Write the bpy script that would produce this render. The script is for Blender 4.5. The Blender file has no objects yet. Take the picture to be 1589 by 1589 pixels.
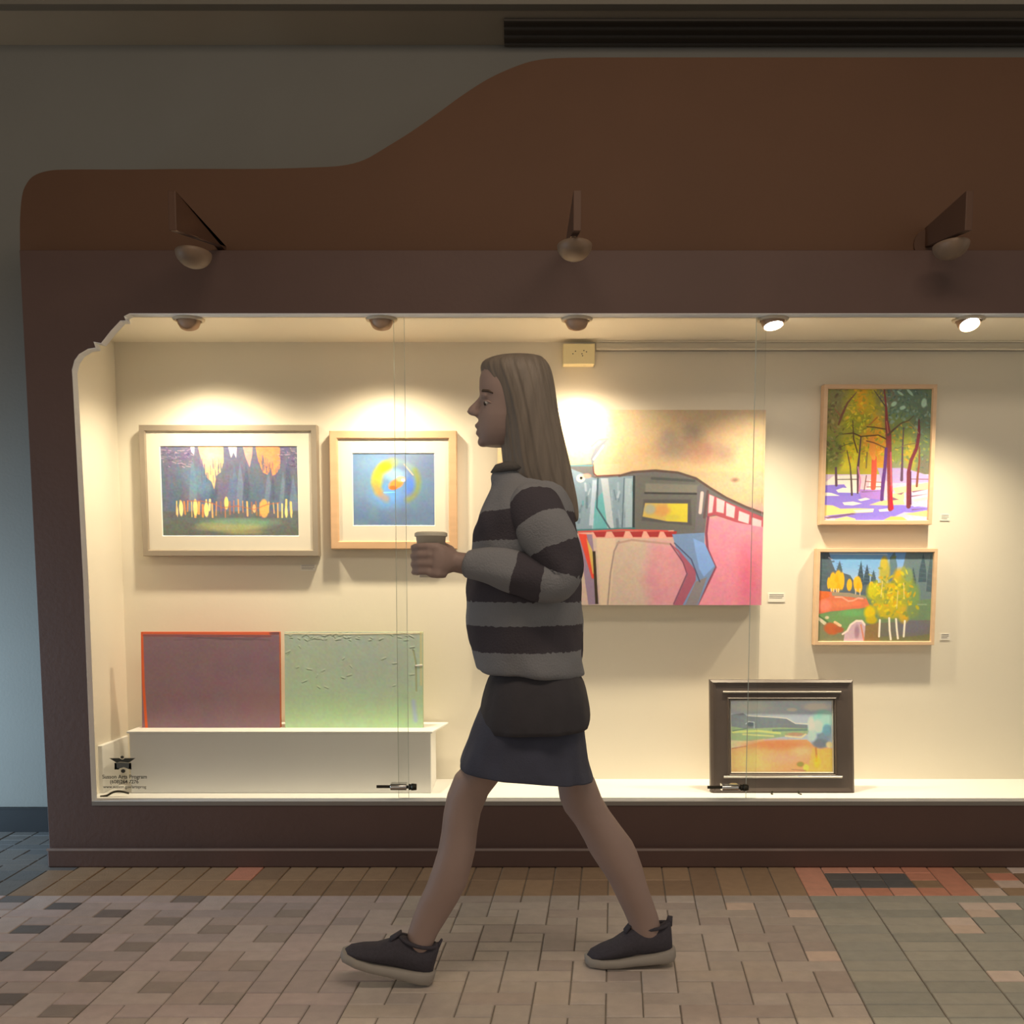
import bpy, bmesh, math, random
import numpy as np
from mathutils import Vector, Matrix
random.seed(7); np.random.seed(7)
C = bpy.context.scene.collection
sc = bpy.context.scene

# ------------------------------------------------------------------ camera
IMG = 1589.0; F = 1590.0; CX = 794.5; CY = 1060.0; HOR = 905.0; EYE = 1.023
PH = math.atan((CY - HOR) / F); CP, SP = math.cos(PH), math.sin(PH)
cam = bpy.data.cameras.new('camera'); camo = bpy.data.objects.new('camera', cam); C.objects.link(camo)
camo.location = (0, 0, EYE); camo.rotation_euler = (math.pi/2 - PH, 0, 0)
cam.sensor_width = 36; cam.lens = 36 * F / IMG; cam.shift_y = (CY - IMG/2) / IMG
cam.clip_start = 0.05; cam.clip_end = 60
sc.camera = camo

# ------------------------------------------------------------------ world, lights, exposure
sc.view_settings.view_transform = 'Standard'; sc.view_settings.look = 'None'
sc.view_settings.gamma = 1; sc.view_settings.exposure = 0.0
sc.view_settings.use_curve_mapping = False
w = bpy.data.worlds.new('world'); sc.world = w; w.use_nodes = True
bg = w.node_tree.nodes['Background']; bg.inputs[0].default_value = (1.0, 0.91, 0.81, 1); bg.inputs[1].default_value = 0.38

def area(name, loc, target, sx, sy, power, col):
    l = bpy.data.lights.new(name, 'AREA'); l.shape = 'RECTANGLE'; l.size = sx; l.size_y = sy
    l.energy = power; l.color = col
    o = bpy.data.objects.new(name, l); C.objects.link(o); o.location = loc
    d = Vector(target) - Vector(loc); o.rotation_euler = d.to_track_quat('-Z', 'Y').to_euler()
    return o
area('daylight_from_side_entrance', (-3.5, 3.35, 0.55), (-1.95, 4.165, 0.42), 0.5, 0.9, 17, (0.50, 0.76, 1.0)).data.spread = math.radians(95)  # unseen fill lamp added at left for cool daylight on the lower wall
area('hall_overhead_fill', (0.5, 1.3, 3.22), (0.4, 3.0, 0.0), 2.2, 0.6, 32, (1.0, 0.80, 0.62))  # unseen warm area lamp added overhead to brighten the hall

# ------------------------------------------------------------------ helpers
def ray(px, py):
    a = (px - CX) / F; b = -(py - CY) / F
    return a, CP + b*SP, -SP + b*CP
def at(px, py, Y):
    x, y, z = ray(px, py); t = Y / y
    return Vector((x*t, Y, EYE + z*t))
def onfloor(px, py, z0=0.0):
    x, y, z = ray(px, py); t = (z0 - EYE) / z
    return Vector((x*t, y*t, z0))
def lin(c):
    r = []
    for v in c[:3]:
        v = v/255.0
        r.append(v/12.92 if v <= 0.04045 else ((v+0.055)/1.055)**2.4)
    return tuple(r)

def mat(name, col, rough=0.7, metal=0.0, noise=0.0, nscale=20.0, bump=0.0, bscale=120.0, spec=0.5, emit=None, estr=0, stretch=None, trans=0, sheen=0):
    m = bpy.data.materials.new(name); m.use_nodes = True
    nt = m.node_tree; b = nt.nodes['Principled BSDF']
    b.inputs['Base Color'].default_value = (*col, 1); b.inputs['Roughness'].default_value = rough
    b.inputs['Metallic'].default_value = metal; b.inputs['Specular IOR Level'].default_value = spec
    if trans: b.inputs['Transmission Weight'].default_value = trans
    if sheen: b.inputs['Sheen Weight'].default_value = sheen
    if emit: b.inputs['Emission Color'].default_value = (*emit, 1); b.inputs['Emission Strength'].default_value = estr
    if noise or bump:
        tc = nt.nodes.new('ShaderNodeTexCoord'); mp = nt.nodes.new('ShaderNodeMapping')
        nt.links.new(tc.outputs['Object'], mp.inputs[0])
        if stretch: mp.inputs['Scale'].default_value = stretch
    if noise:
        n = nt.nodes.new('ShaderNodeTexNoise'); n.inputs['Scale'].default_value = nscale; n.inputs['Detail'].default_value = 5
        nt.links.new(mp.outputs[0], n.inputs['Vector'])
        mx = nt.nodes.new('ShaderNodeMix'); mx.data_type = 'RGBA'
        mx.inputs[6].default_value = (*[c*(1-noise) for c in col], 1); mx.inputs[7].default_value = (*[min(1, c*(1+noise)) for c in col], 1)
        nt.links.new(n.outputs[0], mx.inputs[0]); nt.links.new(mx.outputs[2], b.inputs['Base Color'])
    if bump:
        n2 = nt.nodes.new('ShaderNodeTexNoise'); n2.inputs['Scale'].default_value = bscale; n2.inputs['Detail'].default_value = 4
        nt.links.new(mp.outputs[0], n2.inputs['Vector'])
        bp = nt.nodes.new('ShaderNodeBump'); bp.inputs['Strength'].default_value = bump; bp.inputs['Distance'].default_value = 0.004
        nt.links.new(n2.outputs[0], bp.inputs['Height']); nt.links.new(bp.outputs[0], b.inputs['Normal'])
    return m

def mesh_obj(name, verts, faces, m, parent=None, smooth=False):
    me = bpy.data.meshes.new(name); me.from_pydata([tuple(v) for v in verts], [], faces); me.update()
    bm = bmesh.new(); bm.from_mesh(me); bmesh.ops.recalc_face_normals(bm, faces=bm.faces); bm.to_mesh(me); bm.free()
    if m: me.materials.append(m)
    if smooth: me.polygons.foreach_set('use_smooth', [True]*len(me.polygons))
    o = bpy.data.objects.new(name, me); C.objects.link(o)
    if parent: o.parent = parent; o.matrix_parent_inverse = parent.matrix_world_inv if hasattr(parent, 'matrix_world_inv') else Matrix.Translation(-parent.location)
    return o
class MB:
    def __init__(s): s.v = []; s.f = []
    def add(s, v, f):
        n = len(s.v); s.v += [Vector(q) for q in v]; s.f += [tuple(i+n for i in g) for g in f]; return s
    def box(s, x0, x1, y0, y1, z0, z1):
        v = [(x, y, z) for x in (x0, x1) for y in (y0, y1) for z in (z0, z1)]
        return s.add(v, [(0,1,3,2),(4,6,7,5),(0,4,5,1),(2,3,7,6),(0,2,6,4),(1,5,7,3)])
    def cyl(s, c, r, h, axis='z', n=24, r2=None):
        r2 = r if r2 is None else r2; v = []
        for k in range(n):
            a = 2*math.pi*k/n; v.append((math.cos(a), math.sin(a)))
        P = []
        for (rr, t) in ((r, 0), (r2, h)):
            for (a, b) in v:
                q = {'z': (a*rr, b*rr, t), 'y': (a*rr, t, b*rr), 'x': (t, a*rr, b*rr)}[axis]
                P.append(Vector(c) + Vector(q))
        return s.add(P, [tuple(range(n)), tuple(range(2*n-1, n-1, -1))] + [(i, (i+1) % n, n+(i+1) % n, n+i) for i in range(n)])
    def tube(s, pts, rad, n=12):
        pts = [Vector(p) for p in pts]; rs = rad if isinstance(rad, (list, tuple)) else [rad]*len(pts)
        rings = []; up = None
        for i, p in enumerate(pts):
            t = (pts[min(i+1, len(pts)-1)] - pts[max(i-1, 0)]).normalized()
            if up is None:
                up = Vector((0, 0, 1)) if abs(t.z) < 0.9 else Vector((0, 1, 0))
            u = t.cross(up).normalized(); up = u.cross(t).normalized()
            r = rs[i]; ra, rb = r if isinstance(r, tuple) else (r, r)
            rings.append([p + u*math.cos(a)*ra + up*math.sin(a)*rb for a in [2*math.pi*k/n for k in range(n)]])
        v = [q for r in rings for q in r]; f = []
        for i in range(len(rings)-1):
            for k in range(n): f.append((i*n+k, i*n+(k+1) % n, (i+1)*n+(k+1) % n, (i+1)*n+k))
        f += [tuple(range(n)), tuple(range(len(v)-n, len(v)))]
        return s.add(v, f)
    def ball(s, c, rx, ry, rz, nu=20, nv=12, M=None):
        v = []; f = []
        for j in range(1, nv):
            ph = math.pi*j/nv
            for i in range(nu):
                th = 2*math.pi*i/nu; v.append(Vector((rx*math.sin(ph)*math.cos(th), ry*math.sin(ph)*math.sin(th), rz*math.cos(ph))))
        v += [Vector((0, 0, rz)), Vector((0, 0, -rz))]
        if M: v = [M @ q for q in v]
        v = [q + Vector(c) for q in v]
        for j in range(nv-2):
            for i in range(nu): f.append((j*nu+i, j*nu+(i+1) % nu, (j+1)*nu+(i+1) % nu, (j+1)*nu+i))
        T = len(v)-2
        for i in range(nu):
            f.append((T, (i+1) % nu, i)); f.append((T+1, (nv-2)*nu+i, (nv-2)*nu+(i+1) % nu))
        return s.add(v, f)
    def slices(s, rows, n=32, power=2.0):
        """rows: (pxL, pyL, pxR, pyR, Yc, ry) horizontal-ish rings; caps both ends"""
        rings = []
        for (a, pa, b, pb, Yc, ry) in rows:
            L = at(a, pa, Yc); R = at(b, pb, Yc); c = (L+R)/2; h = (R-L)/2
            ring = []
            for k in range(n):
                t = 2*math.pi*k/n; ct, st = math.cos(t), math.sin(t)
                e = 2.0/power
                ring.append(c + h*math.copysign(abs(ct)**e, ct) + Vector((0, ry*math.copysign(abs(st)**e, st), 0)))
            rings.append(ring)
        v = [q for r in rings for q in r]; f = []
        for i in range(len(rings)-1):
            for k in range(n): f.append((i*n+k, i*n+(k+1) % n, (i+1)*n+(k+1) % n, (i+1)*n+k))
        f += [tuple(range(n)), tuple(range(len(v)-n, len(v)))]
        return s.add(v, f)
    def build(s, name, m, parent=None, smooth=False):
        return mesh_obj(name, s.v, s.f, m, parent, smooth)
def bevel(o, wd, seg=2, ang=0.6):
    md = o.modifiers.new('bevel', 'BEVEL'); md.width = wd; md.segments = seg; md.limit_method = 'ANGLE'; md.angle_limit = ang
    return o
def tag(o, label=None, cat=None, group=None, kind=None):
    if label: o['label'] = label
    if cat: o['category'] = cat
    if group: o['group'] = group
    if kind: o['kind'] = kind
    return o
def thing(name, loc, label, cat, group=None):
    o = bpy.data.objects.new(name, None); C.objects.link(o); o.location = loc; o.empty_display_size = 0.05
    return tag(o, label, cat, group)
def bake(o):
    """evaluate modifiers into the mesh"""
    dg = bpy.context.evaluated_depsgraph_get(); dg.update()
    me = bpy.data.meshes.new_from_object(o.evaluated_get(dg)); o.modifiers.clear(); o.data = me
    return o
def smooth_curve(pts, k=6):
    """Catmull-Rom through 2-D/3-D points"""
    P = [np.array(p, float) for p in pts]; out = []
    for i in range(len(P)-1):
        p0 = P[max(i-1, 0)]; p1 = P[i]; p2 = P[i+1]; p3 = P[min(i+2, len(P)-1)]
        for j in range(k):
            t = j/k
            out.append(0.5*((2*p1)+(-p0+p2)*t+(2*p0-5*p1+4*p2-p3)*t*t+(-p0+3*p1-3*p2+p3)*t**3))
    out.append(P[-1]); return out
def prism(name, poly, y0, y1, m, parent=None, holes=None):
    """polygon in XZ (with optional holes) extruded from y0 (front) to y1 (back)"""
    bm = bmesh.new(); edges = []
    loops = [poly] + (holes or [])
    for lp in loops:
        vs = [bm.verts.new((p[0], y0, p[1])) for p in lp]
        for i in range(len(vs)): edges.append(bm.edges.new((vs[i], vs[(i+1) % len(vs)])))
    bmesh.ops.triangle_fill(bm, use_beauty=True, use_dissolve=False, edges=edges, normal=(0, -1, 0))
    r = bmesh.ops.extrude_face_region(bm, geom=bm.faces[:])
    for e in r['geom']:
        if isinstance(e, bmesh.types.BMVert): e.co.y = y1
    bmesh.ops.recalc_face_normals(bm, faces=bm.faces)
    me = bpy.data.meshes.new(name); bm.to_mesh(me); bm.free(); me.materials.append(m)
    o = bpy.data.objects.new(name, me); C.objects.link(o)
    if parent: o.parent = parent; o.matrix_parent_inverse = Matrix.Translation(-parent.location)
    return o

# ------------------------------------------------------------------ materials
M_wall = mat('grey_wall_paint', (0.25, 0.245, 0.22), 0.85, noise=0.06, nscale=3, bump=0.15, bscale=90)
M_base = mat('black_vinyl', (0.018, 0.019, 0.021), 0.45, noise=0.2, nscale=8)
M_brown = mat('brown_fascia_paint', (0.125, 0.060, 0.030), 0.75, noise=0.12, nscale=2.5, bump=0.2, bscale=70)
M_frame = mat('brown_frame_paint', (0.108, 0.060, 0.047), 0.6, noise=0.14, nscale=4, bump=0.2, bscale=60)
M_edge = mat('brown_edge_highlight', (0.30, 0.235, 0.21), 0.6, noise=0.3, nscale=9)  # lighter brown, a painted highlight for the plinth edge
M_cream = mat('cream_case_paint', (0.82, 0.77, 0.66), 0.8, noise=0.02, nscale=4, bump=0.08, bscale=60)
M_white = mat('white_plinth_paint', (0.88, 0.88, 0.86), 0.7, noise=0.02, nscale=5)
M_soffit = mat('soffit_paint', (0.50, 0.44, 0.34), 0.9, noise=0.08, nscale=3)
M_dark = mat('dark_ceiling', (0.085, 0.07, 0.055), 0.9)
M_trim = mat('trim_paint', (0.24, 0.22, 0.18), 0.8)
M_metal = mat('brushed_metal', (0.55, 0.53, 0.50), 0.32, metal=0.9)
M_chrome = mat('lock_chrome', (0.75, 0.75, 0.73), 0.2, metal=1.0)
M_darkmetal = mat('dark_metal', (0.06, 0.055, 0.04), 0.4, metal=0.7)
M_black = mat('black_plastic', (0.02, 0.02, 0.02), 0.5)
# ------------------------------------------------------------------ depths of the main planes (metres from the camera)
YP, YF, YU, YG, YB, YW = 3.62, 3.66, 3.70, 3.705, 4.08, 4.165
XR = 2.75
def project(p):
    d = Vector(p) - Vector((0, 0, EYE)); depth = d.y*CP - d.z*SP; u = d.y*SP + d.z*CP
    return CX + F*d.x/depth, CY - F*u/depth

# ------------------------------------------------------------------ setting
z_ceil = at(800, 70, YW).z
y_edge = 3.907
wall = MB().box(-4.2, XR+0.6, YW, YW+0.12, -0.02, z_ceil+0.3).build('wall_back', M_wall); tag(wall, 'grey painted hall wall behind and around the display case', kind='structure')
bb = MB(); zb = at(40, 1253, YW-0.01).z
bb.box(-4.2, at(82, 1280, YW).x+0.25, YW-0.012, YW, 0, zb); bb.box(-4.2, at(82, 1280, YW).x+0.25, YW-0.016, YW, zb-0.006, zb)
tag(bb.build('baseboard_left', M_base), 'black vinyl baseboard under the grey wall', kind='structure')
cl = MB().box(-4.2, XR+0.6, y_edge, YW, z_ceil, z_ceil+0.05)
cl.box(-4.2, XR+0.6, -2.2, y_edge, z_ceil+0.22, z_ceil+0.27)
tag(cl.build('ceiling', M_soffit), kind='structure')
tr = MB().box(-4.2, XR+0.6, y_edge-0.03, y_edge+0.012, z_ceil-0.004, z_ceil+0.012)
tag(tr.build('trim_1', M_trim), 'pale strip along the edge of the soffit', kind='structure')
# dark ribbed band above the soffit edge
dk = MB().box(-4.2, XR+0.6, y_edge-0.012, y_edge, z_ceil+0.012, z_ceil+0.22)
for k in range(330):
    x = -4.0 + k*0.021
    dk.box(x, x+0.010, y_edge-0.03, y_edge-0.012, z_ceil+0.014, z_ceil+0.20)
tag(dk.build('trim_2', M_dark), 'dark ribbed strip at the very top', kind='structure')
# linear air diffuser in the soffit
vx0, vx1 = at(782, 45, 4.0).x, XR+0.4
def ceilY(py):
    x, y, z = ray(800, py); return (z_ceil-EYE)/z*y
ya, yb = ceilY(28), ceilY(66)
vent = thing('air_vent', ((vx0+vx1)/2, (ya+yb)/2, z_ceil), 'long dark slotted air vent in the soffit above the display case', 'air vent')
MB().box(vx0, vx1, ya, yb, z_ceil-0.004, z_ceil).build('backing', M_dark, vent)
M_slat = mat('vent_slat', (0.09, 0.078, 0.065), 0.6)
for k in range(4):
    yy = ya + (yb-ya)*(k+0.0)/3
    MB().box(vx0, vx1, yy-0.005, yy+0.005, z_ceil-0.012, z_ceil-0.004).build('slat', M_slat, vent)

# ------------------------------------------------------------------ brick floor
M_grout = mat('grout', (0.26, 0.235, 0.20), 0.9, noise=0.2, nscale=30)
fl = MB().box(-4.2, XR+0.6, -2.2, YW+0.12, -0.06, -0.0035).build('floor', M_grout)
tag(fl, 'brick paved hall floor', kind='structure')
KB = 1.42
def brick_mat(name, c, sp=0.5):
    m = mat(name, [KB*v*g for v, g in zip(lin(c), (1.06, 1.12, 1.30))], 0.5, noise=0.16, nscale=26, bump=0.25, bscale=150, spec=sp)
    return m
BM = {
 'rose':   [brick_mat('rose_brick_%d' % i, c) for i, c in enumerate([(170,152,140), (163,146,132), (173,157,143), (158,143,132)])],
 'tan':    [brick_mat('tan_brick_%d' % i, c) for i, c in enumerate([(166,152,133), (161,148,131), (171,157,139), (157,142,126)])],
 'dark':   [brick_mat('dark_brick_%d' % i, c) for i, c in enumerate([(86,82,78), (98,92,86)])],
 'mid':    [brick_mat('dull_brick_%d' % i, c) for i, c in enumerate([(124,112,100), (132,119,106)])],
 'darkmid': [brick_mat('brownish_dark_brick_%d' % i, c) for i, c in enumerate([(106,95,85), (112,101,92)])],
 'faint':  [brick_mat('faint_brick_%d' % i, c) for i, c in enumerate([(144,130,116), (150,136,122)])],
 'green':  [brick_mat('greenish_brick_%d' % i, c) for i, c in enumerate([(152,147,128), (146,143,126), (157,151,131), (142,139,122)])],
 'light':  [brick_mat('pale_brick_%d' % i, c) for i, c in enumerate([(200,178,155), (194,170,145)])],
 'salmon': [brick_mat('salmon_brick_%d' % i, c) for i, c in enumerate([(190,128,98), (200,142,112)])],
 'umber':  [brick_mat('umber_brick_%d' % i, c) for i, c in enumerate([(142,115,84), (134,108,80), (150,122,90)])],
 'cool':   [brick_mat('cool_grey_brick_%d' % i, c) for i, c in enumerate([(98,93,84), (90,88,82)])],
}
W, R_ = 0.0925, 0.0731
Y0 = 3.290
def warp(X0, Y): return X0 + (0.0855 + 0.05*X0)*(Y-2.9)
bricks = []
def brick(xa, xb, yfar, ynear, kind):
    if xb < -2.6 or xa > 2.6: return
    cx, cy = project((warp((xa+xb)/2, (yfar+ynear)/2), (yfar+ynear)/2, 0))
    bricks.append((xa, xb, yfar, ynear, kind, cx, cy))
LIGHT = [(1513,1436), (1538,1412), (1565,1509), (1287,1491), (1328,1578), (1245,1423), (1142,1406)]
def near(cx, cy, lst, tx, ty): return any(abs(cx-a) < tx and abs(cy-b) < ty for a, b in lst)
i_line = round(0.955/W)
P_MID = min(p for p in range(-15, 15) if (i_line+2*(p-5))*W > -0.62)
for p in range(-15, 15):                      # pairs of columns
    i0 = i_line + 2*(p - 5)                   # p == 5 starts the greenish field
    x0, x1, x2 = i0*W, (i0+1)*W, (i0+2)*W
    for j in range(-13, 26):
        yf = Y0 - j*R_; yn = yf - R_; yn2 = yn - R_
        cx, cy = project((warp(x0, yf), yf, 0))
        inwall = yf > YP - 0.001
        if j < 0 and not (inwall and x2 < at(66, 1345, YP).x + 0.1): continue
        if p >= 5 and j >= 0:
            # horizontal bricks, some replaced by a pale half brick
            ca = project((warp((x0+x1)/2, (yf+yn)/2), (yf+yn)/2, 0)); cb = project((warp((x1+x2)/2, (yf+yn)/2), (yf+yn)/2, 0))
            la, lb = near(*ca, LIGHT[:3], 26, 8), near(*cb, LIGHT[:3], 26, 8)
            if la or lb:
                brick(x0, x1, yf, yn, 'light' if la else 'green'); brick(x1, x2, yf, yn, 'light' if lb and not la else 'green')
            else: brick(x0, x2, yf, yn, 'green')
            continue
        base = 'cool' if inwall else ('rose' if x0 < -0.55 else 'tan')
        a_px = project((warp((x0+x1)/2, (yf+yn)/2), (yf+yn)/2, 0))
        if x0 > -0.62:
            # five-cell pattern: square, upright brick, lying brick
            for (i, xa, xb, xc) in ((i0, x0, x1, x2), (i0+1, x1, x2, x2+W)):
                q = (2*i + j) % 5
                if q == 0:
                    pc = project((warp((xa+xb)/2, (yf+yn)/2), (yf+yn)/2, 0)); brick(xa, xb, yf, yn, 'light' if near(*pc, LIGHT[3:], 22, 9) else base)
                elif q == 2: brick(xa, xb, yf, yn2, base)
                elif q == 4 and not (p == 4 and i == i0+1): brick(xa, xc, yf, yn, base)
                elif q == 4: brick(xa, xb, yf, yn, base)
                elif q == 3 and j == 0: brick(xa, xb, yf, yn, base)
                elif q == 1 and p == P_MID and i == i0: brick(xa, xb, yf, yn, base)
            continue
        ph = (j - p) % 3; last = (p == P_MID - 1)
        if ph == 0:
            acc = 'dark' if x0 < -1.30 else ('darkmid' if x0 < -1.12 else ('mid' if x0 < -0.94 else 'faint'))
            if inwall: acc = 'cool'
            brick(x0, x1, yf, yn, acc); brick(x1, x2, yf, yn2, base)
        if ph == 1 and j == 0: brick(x1, x2, yf, yn, base)
        if ph == 2:
            brick(x0, x1, yf, yn, base); brick(x1, x2 if last else x2+W, yf, yn, base)
# soldier course along the foot of the case
ys = [YP + 0.02, (YP+0.02+Y0)/2, Y0]
for i in range(-30, 30):
    xa, xb = i*W, (i+1)*W
    cx, cy = project((warp((xa+xb)/2, ys[1]), ys[1], 0))
    if cx > 1236:
        k = (i % 5)
        if k in (0,): brick(xa, xb, ys[0], ys[2], 'salmon')
        else:
            h = (ys[0]-ys[2])/4
            for q in range(4):
                kk = 'salmon' if q in (0, 3) and cx < 1500 else ('cool' if q in (1, 2) and cx < 1400 else random.choice(['umber', 'umber', 'salmon', 'umber', 'light']))
                brick(xa, xb, ys[0]-q*h, ys[0]-(q+1)*h, kk)
    elif cx > 1060: brick(xa, xb, ys[0], ys[2], 'umber')
    else:
        kk = 'umber' if cx > 60 else 'cool'
        brick(xa, xb, ys[0], ys[1], 'salmon' if abs(cx-385) < 20 else kk); brick(xa, xb, ys[1], ys[2], kk)
def brick_geo(xa, xb, yf, yn):
    g = 0.0017; dz = random.uniform(-0.0009, 0.0009); c = 0.0022
    xa += g; xb -= g; yf -= g; yn += g
    P = lambda x, y, z: (warp(x, y), y, z)
    v = [P(xa, yn, -0.008), P(xb, yn, -0.008), P(xb, yf, -0.008), P(xa, yf, -0.008),
         P(xa, yn, -0.0022+dz), P(xb, yn, -0.0022+dz), P(xb, yf, -0.0022+dz), P(xa, yf, -0.0022+dz),
         P(xa+c, yn+c, dz), P(xb-c, yn+c, dz), P(xb-c, yf-c, dz), P(xa+c, yf-c, dz)]
    f = [(0,1,5,4), (1,2,6,5), (2,3,7,6), (3,0,4,7), (4,5,9,8), (5,6,10,9), (6,7,11,10), (7,4,8,11), (8,9,10,11)]
    return v, f
def vis(b):
    return -10 < b[5] < 1600 and b[6] < 1600
inview = [b for b in bricks if vis(b)]
inview.sort(key=lambda b: -(b[1]-b[0])*(b[2]-b[3])*(b[6]-HOR)**3)
single = set(id(b) for b in inview[:300])
rest = {}
for b in bricks:
    v, f = brick_geo(*b[:4]); m = random.choice(BM[b[4]])
    if id(b) in single: mesh_obj('brick', v, f, m, fl)
    else:
        rest.setdefault(m.name, MB()).add(v, f)
st = MB(); mats = []; idx = []
for nme, mb in rest.items():
    n0 = len(st.f); st.add(mb.v, mb.f); mats.append(bpy.data.materials[nme]); idx += [len(mats)-1]*len(mb.f)
o = mesh_obj('brick_paving', st.v, st.f, None, fl)
for m in mats: o.data.materials.append(m)
o.data.polygons.foreach_set('material_index', idx); o['kind'] = 'stuff'

# ------------------------------------------------------------------ display case
case = thing('display_case', (0.2, YF, 0), 'long brown built-in display case with an S-curved fascia and lit cream interior', 'display case')
def xz(px, py, Y): q = at(px, py, Y); return (q.x, q.z)
# upper fascia with wave outline
up = [(31,388), (31,340), (34,305), (40,287), (52,273), (75,265), (110,263), (200,263), (300,262), (400,262), (480,260), (530,257), (565,248), (600,228), (640,203), (680,175), (720,146), (760,121), (800,103), (830,94), (865,90), (930,89)]
up = [tuple(q) for q in smooth_curve(up, 4)]
poly = [xz(a, b, YU) for a, b in up]
ztop = poly[-1][1]; zmid = at(800, 388, YF).z
poly[0] = (poly[0][0], zmid)
poly += [(XR, ztop), (XR, zmid)]
fas = prism('fascia', poly, YU, YW-0.005, M_brown, case); bevel(fas, 0.012, 3, 0.9); tag(fas, 'upper brown fascia')
# lower surround with the opening
xl = at(60, 900, YF).x - 0.004; zpl = at(800, 1313, YF).z; 
outer = [(xl-0.012, zmid), (XR, zmid), (XR, 0.0), (xl, 0.0)]
op = [(143,1243), (128,900), (113,590), (112,575), (116,560), (124,549), (136,542), (149,540), (146,531), (157,533), (172,514), (187,498), (196,498), (193,491), (201,487)]
z_ot, z_ob = at(800, 487, YF).z, at(800, 1243, YF).z
hole = [xz(a, b, YF) for a, b in op]; hx = at(143, 1243, YF).x
hole[0] = (hx, z_ob); hole[1] = (hx+0.001, hole[1][1]); hole[-1] = (hole[-1][0], z_ot)
hole += [(XR-0.12, z_ot), (XR-0.12, z_ob)]
sur = prism('surround', outer, YF, YF+0.045, M_frame, case, [hole]); sur.data.materials.append(M_white)
for pg in sur.data.polygons:
    c_ = pg.center
    if abs(pg.normal.y) < 0.3 and xl+0.03 < c_.x < XR-0.05 and z_ob-0.01 < c_.z < z_ot+0.01: pg.material_index = 1
bevel(sur, 0.0015, 1, 0.9); tag(sur, 'flat brown front with a scalloped upper corner')
MB().box(xl-0.012, XR, YF+0.045, YW-0.005, z_ot+0.012, zmid).build('header', M_frame, case)
MB().box(xl+0.004, hx-0.035, YF+0.045, YW-0.005, 0.0, z_ot+0.012).build('end_panel', M_frame, case)
pl = MB().box(at(73, 1330, YP).x, XR, YP, YF, 0, zpl).build('plinth', M_frame, case); bevel(pl, 0.006, 2)
MB().box(at(73, 1330, YP).x-0.001, XR, YP-0.001, YP+0.004, zpl-0.007, zpl+0.001).build('plinth_highlight', M_edge, case)  # thin added strip carrying the painted highlight along the plinth top
MB().box(hx-0.035, XR, YF+0.045, YB+0.02, 0.05, z_ob-0.022).build('base_box', M_frame, case)
# interior
MB().box(hx-0.035, XR, YF+0.045, YB+0.02, z_ob-0.022, z_ob).build('case_floor', M_white, case)
MB().box(hx-0.035, XR, YF+0.045, YB+0.02, z_ot, z_ot+0.012).build('case_ceiling', M_cream, case)
xs = at(187, 800, YB).x
MB().box(hx-0.035, XR, YB, YB+0.02, z_ob, z_ot).build('back_panel', M_cream, case)
MB().add([(hx-0.034, YF+0.045, z_ob), (xs-0.05, YB, z_ob), (xs, YB, z_ob), (hx-0.0325, YF+0.045, z_ob),
          (hx-0.034, YF+0.045, z_ot), (xs-0.05, YB, z_ot), (xs, YB, z_ot), (hx-0.0325, YF+0.045, z_ot)],
         [(0,1,2,3), (4,5,6,7), (0,1,5,4), (2,3,7,6), (1,2,6,5), (0,3,7,4)]).build('side_panel', M_cream, case)
MB().box(XR-0.02, XR, YF+0.045, YB, z_ob, z_ot).build('side_panel', M_cream, case)
# cornice moulding on the right part of the back wall
cx0 = at(924, 535, YB).x; zc1 = at(1200, 526, YB-0.02).z; zc0 = at(1200, 543, YB-0.02).z
cm = MB().box(cx0, XR-0.02, YB-0.014, YB, zc0, zc1-0.012).box(cx0, XR-0.02, YB-0.024, YB, zc0, zc0+0.008).box(cx0, XR-0.02, YB-0.03, YB, zc1-0.012, z_ot)
bevel(cm.build('cornice', M_cream, case), 0.003, 2)
# sill track
MB().box(hx, XR-0.12, YF-0.004, YF+0.02, z_ob-0.016, z_ob-0.001).build('sill_track', mat('aluminium_track', (0.30, 0.28, 0.25), 0.35, metal=0.6), case)
# glass
M_glass = bpy.data.materials.new('clear_glass'); M_glass.use_nodes = True
nt = M_glass.node_tree; nt.nodes.clear()
out = nt.nodes.new('ShaderNodeOutputMaterial'); mx = nt.nodes.new('ShaderNodeMixShader'); tr_ = nt.nodes.new('ShaderNodeBsdfTransparent'); gl = nt.nodes.new('ShaderNodeBsdfGlossy'); fr = nt.nodes.new('ShaderNodeFresnel')
fr.inputs[0].default_value = 1.25; gl.inputs['Roughness'].default_value = 0.02; tr_.inputs[0].default_value = (0.985, 0.99, 0.985, 1)
nt.links.new(fr.outputs[0], mx.inputs[0]); nt.links.new(tr_.outputs[0], mx.inputs[1]); nt.links.new(gl.outputs[0], mx.inputs[2]); nt.links.new(mx.outputs[0], out.inputs[0])
M_gedge = mat('polished_glass_edge', (0.50, 0.55, 0.48), 0.15, spec=0.6)
def pane(x0, x1, y, edges, lab):
    g = MB().box(x0, x1, y, y+0.004, z_ob-0.004, z_ot+0.004).build('glass_pane', M_glass, case)
    tag(g, lab)
    for e in edges:
        MB().box(e-0.0007, e+0.0007, y-0.0006, y+0.0046, z_ob+0.001, z_ot-0.001).build('polished_edge', M_gedge, g)
xa, xb2, xc, xd = at(631, 900, YG).x, at(615, 900, YG+0.01).x, at(1180, 900, YG+0.01).x, at(1165, 900, YG).x
pane(at(112, 590, YG).x-0.06, xa, YG, [xa], 'left sliding pane'); pane(xb2, xc, YG+0.010, [xb2], 'middle sliding pane'); pane(xd, XR-0.12, YG, [xd], 'right sliding pane')

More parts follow.
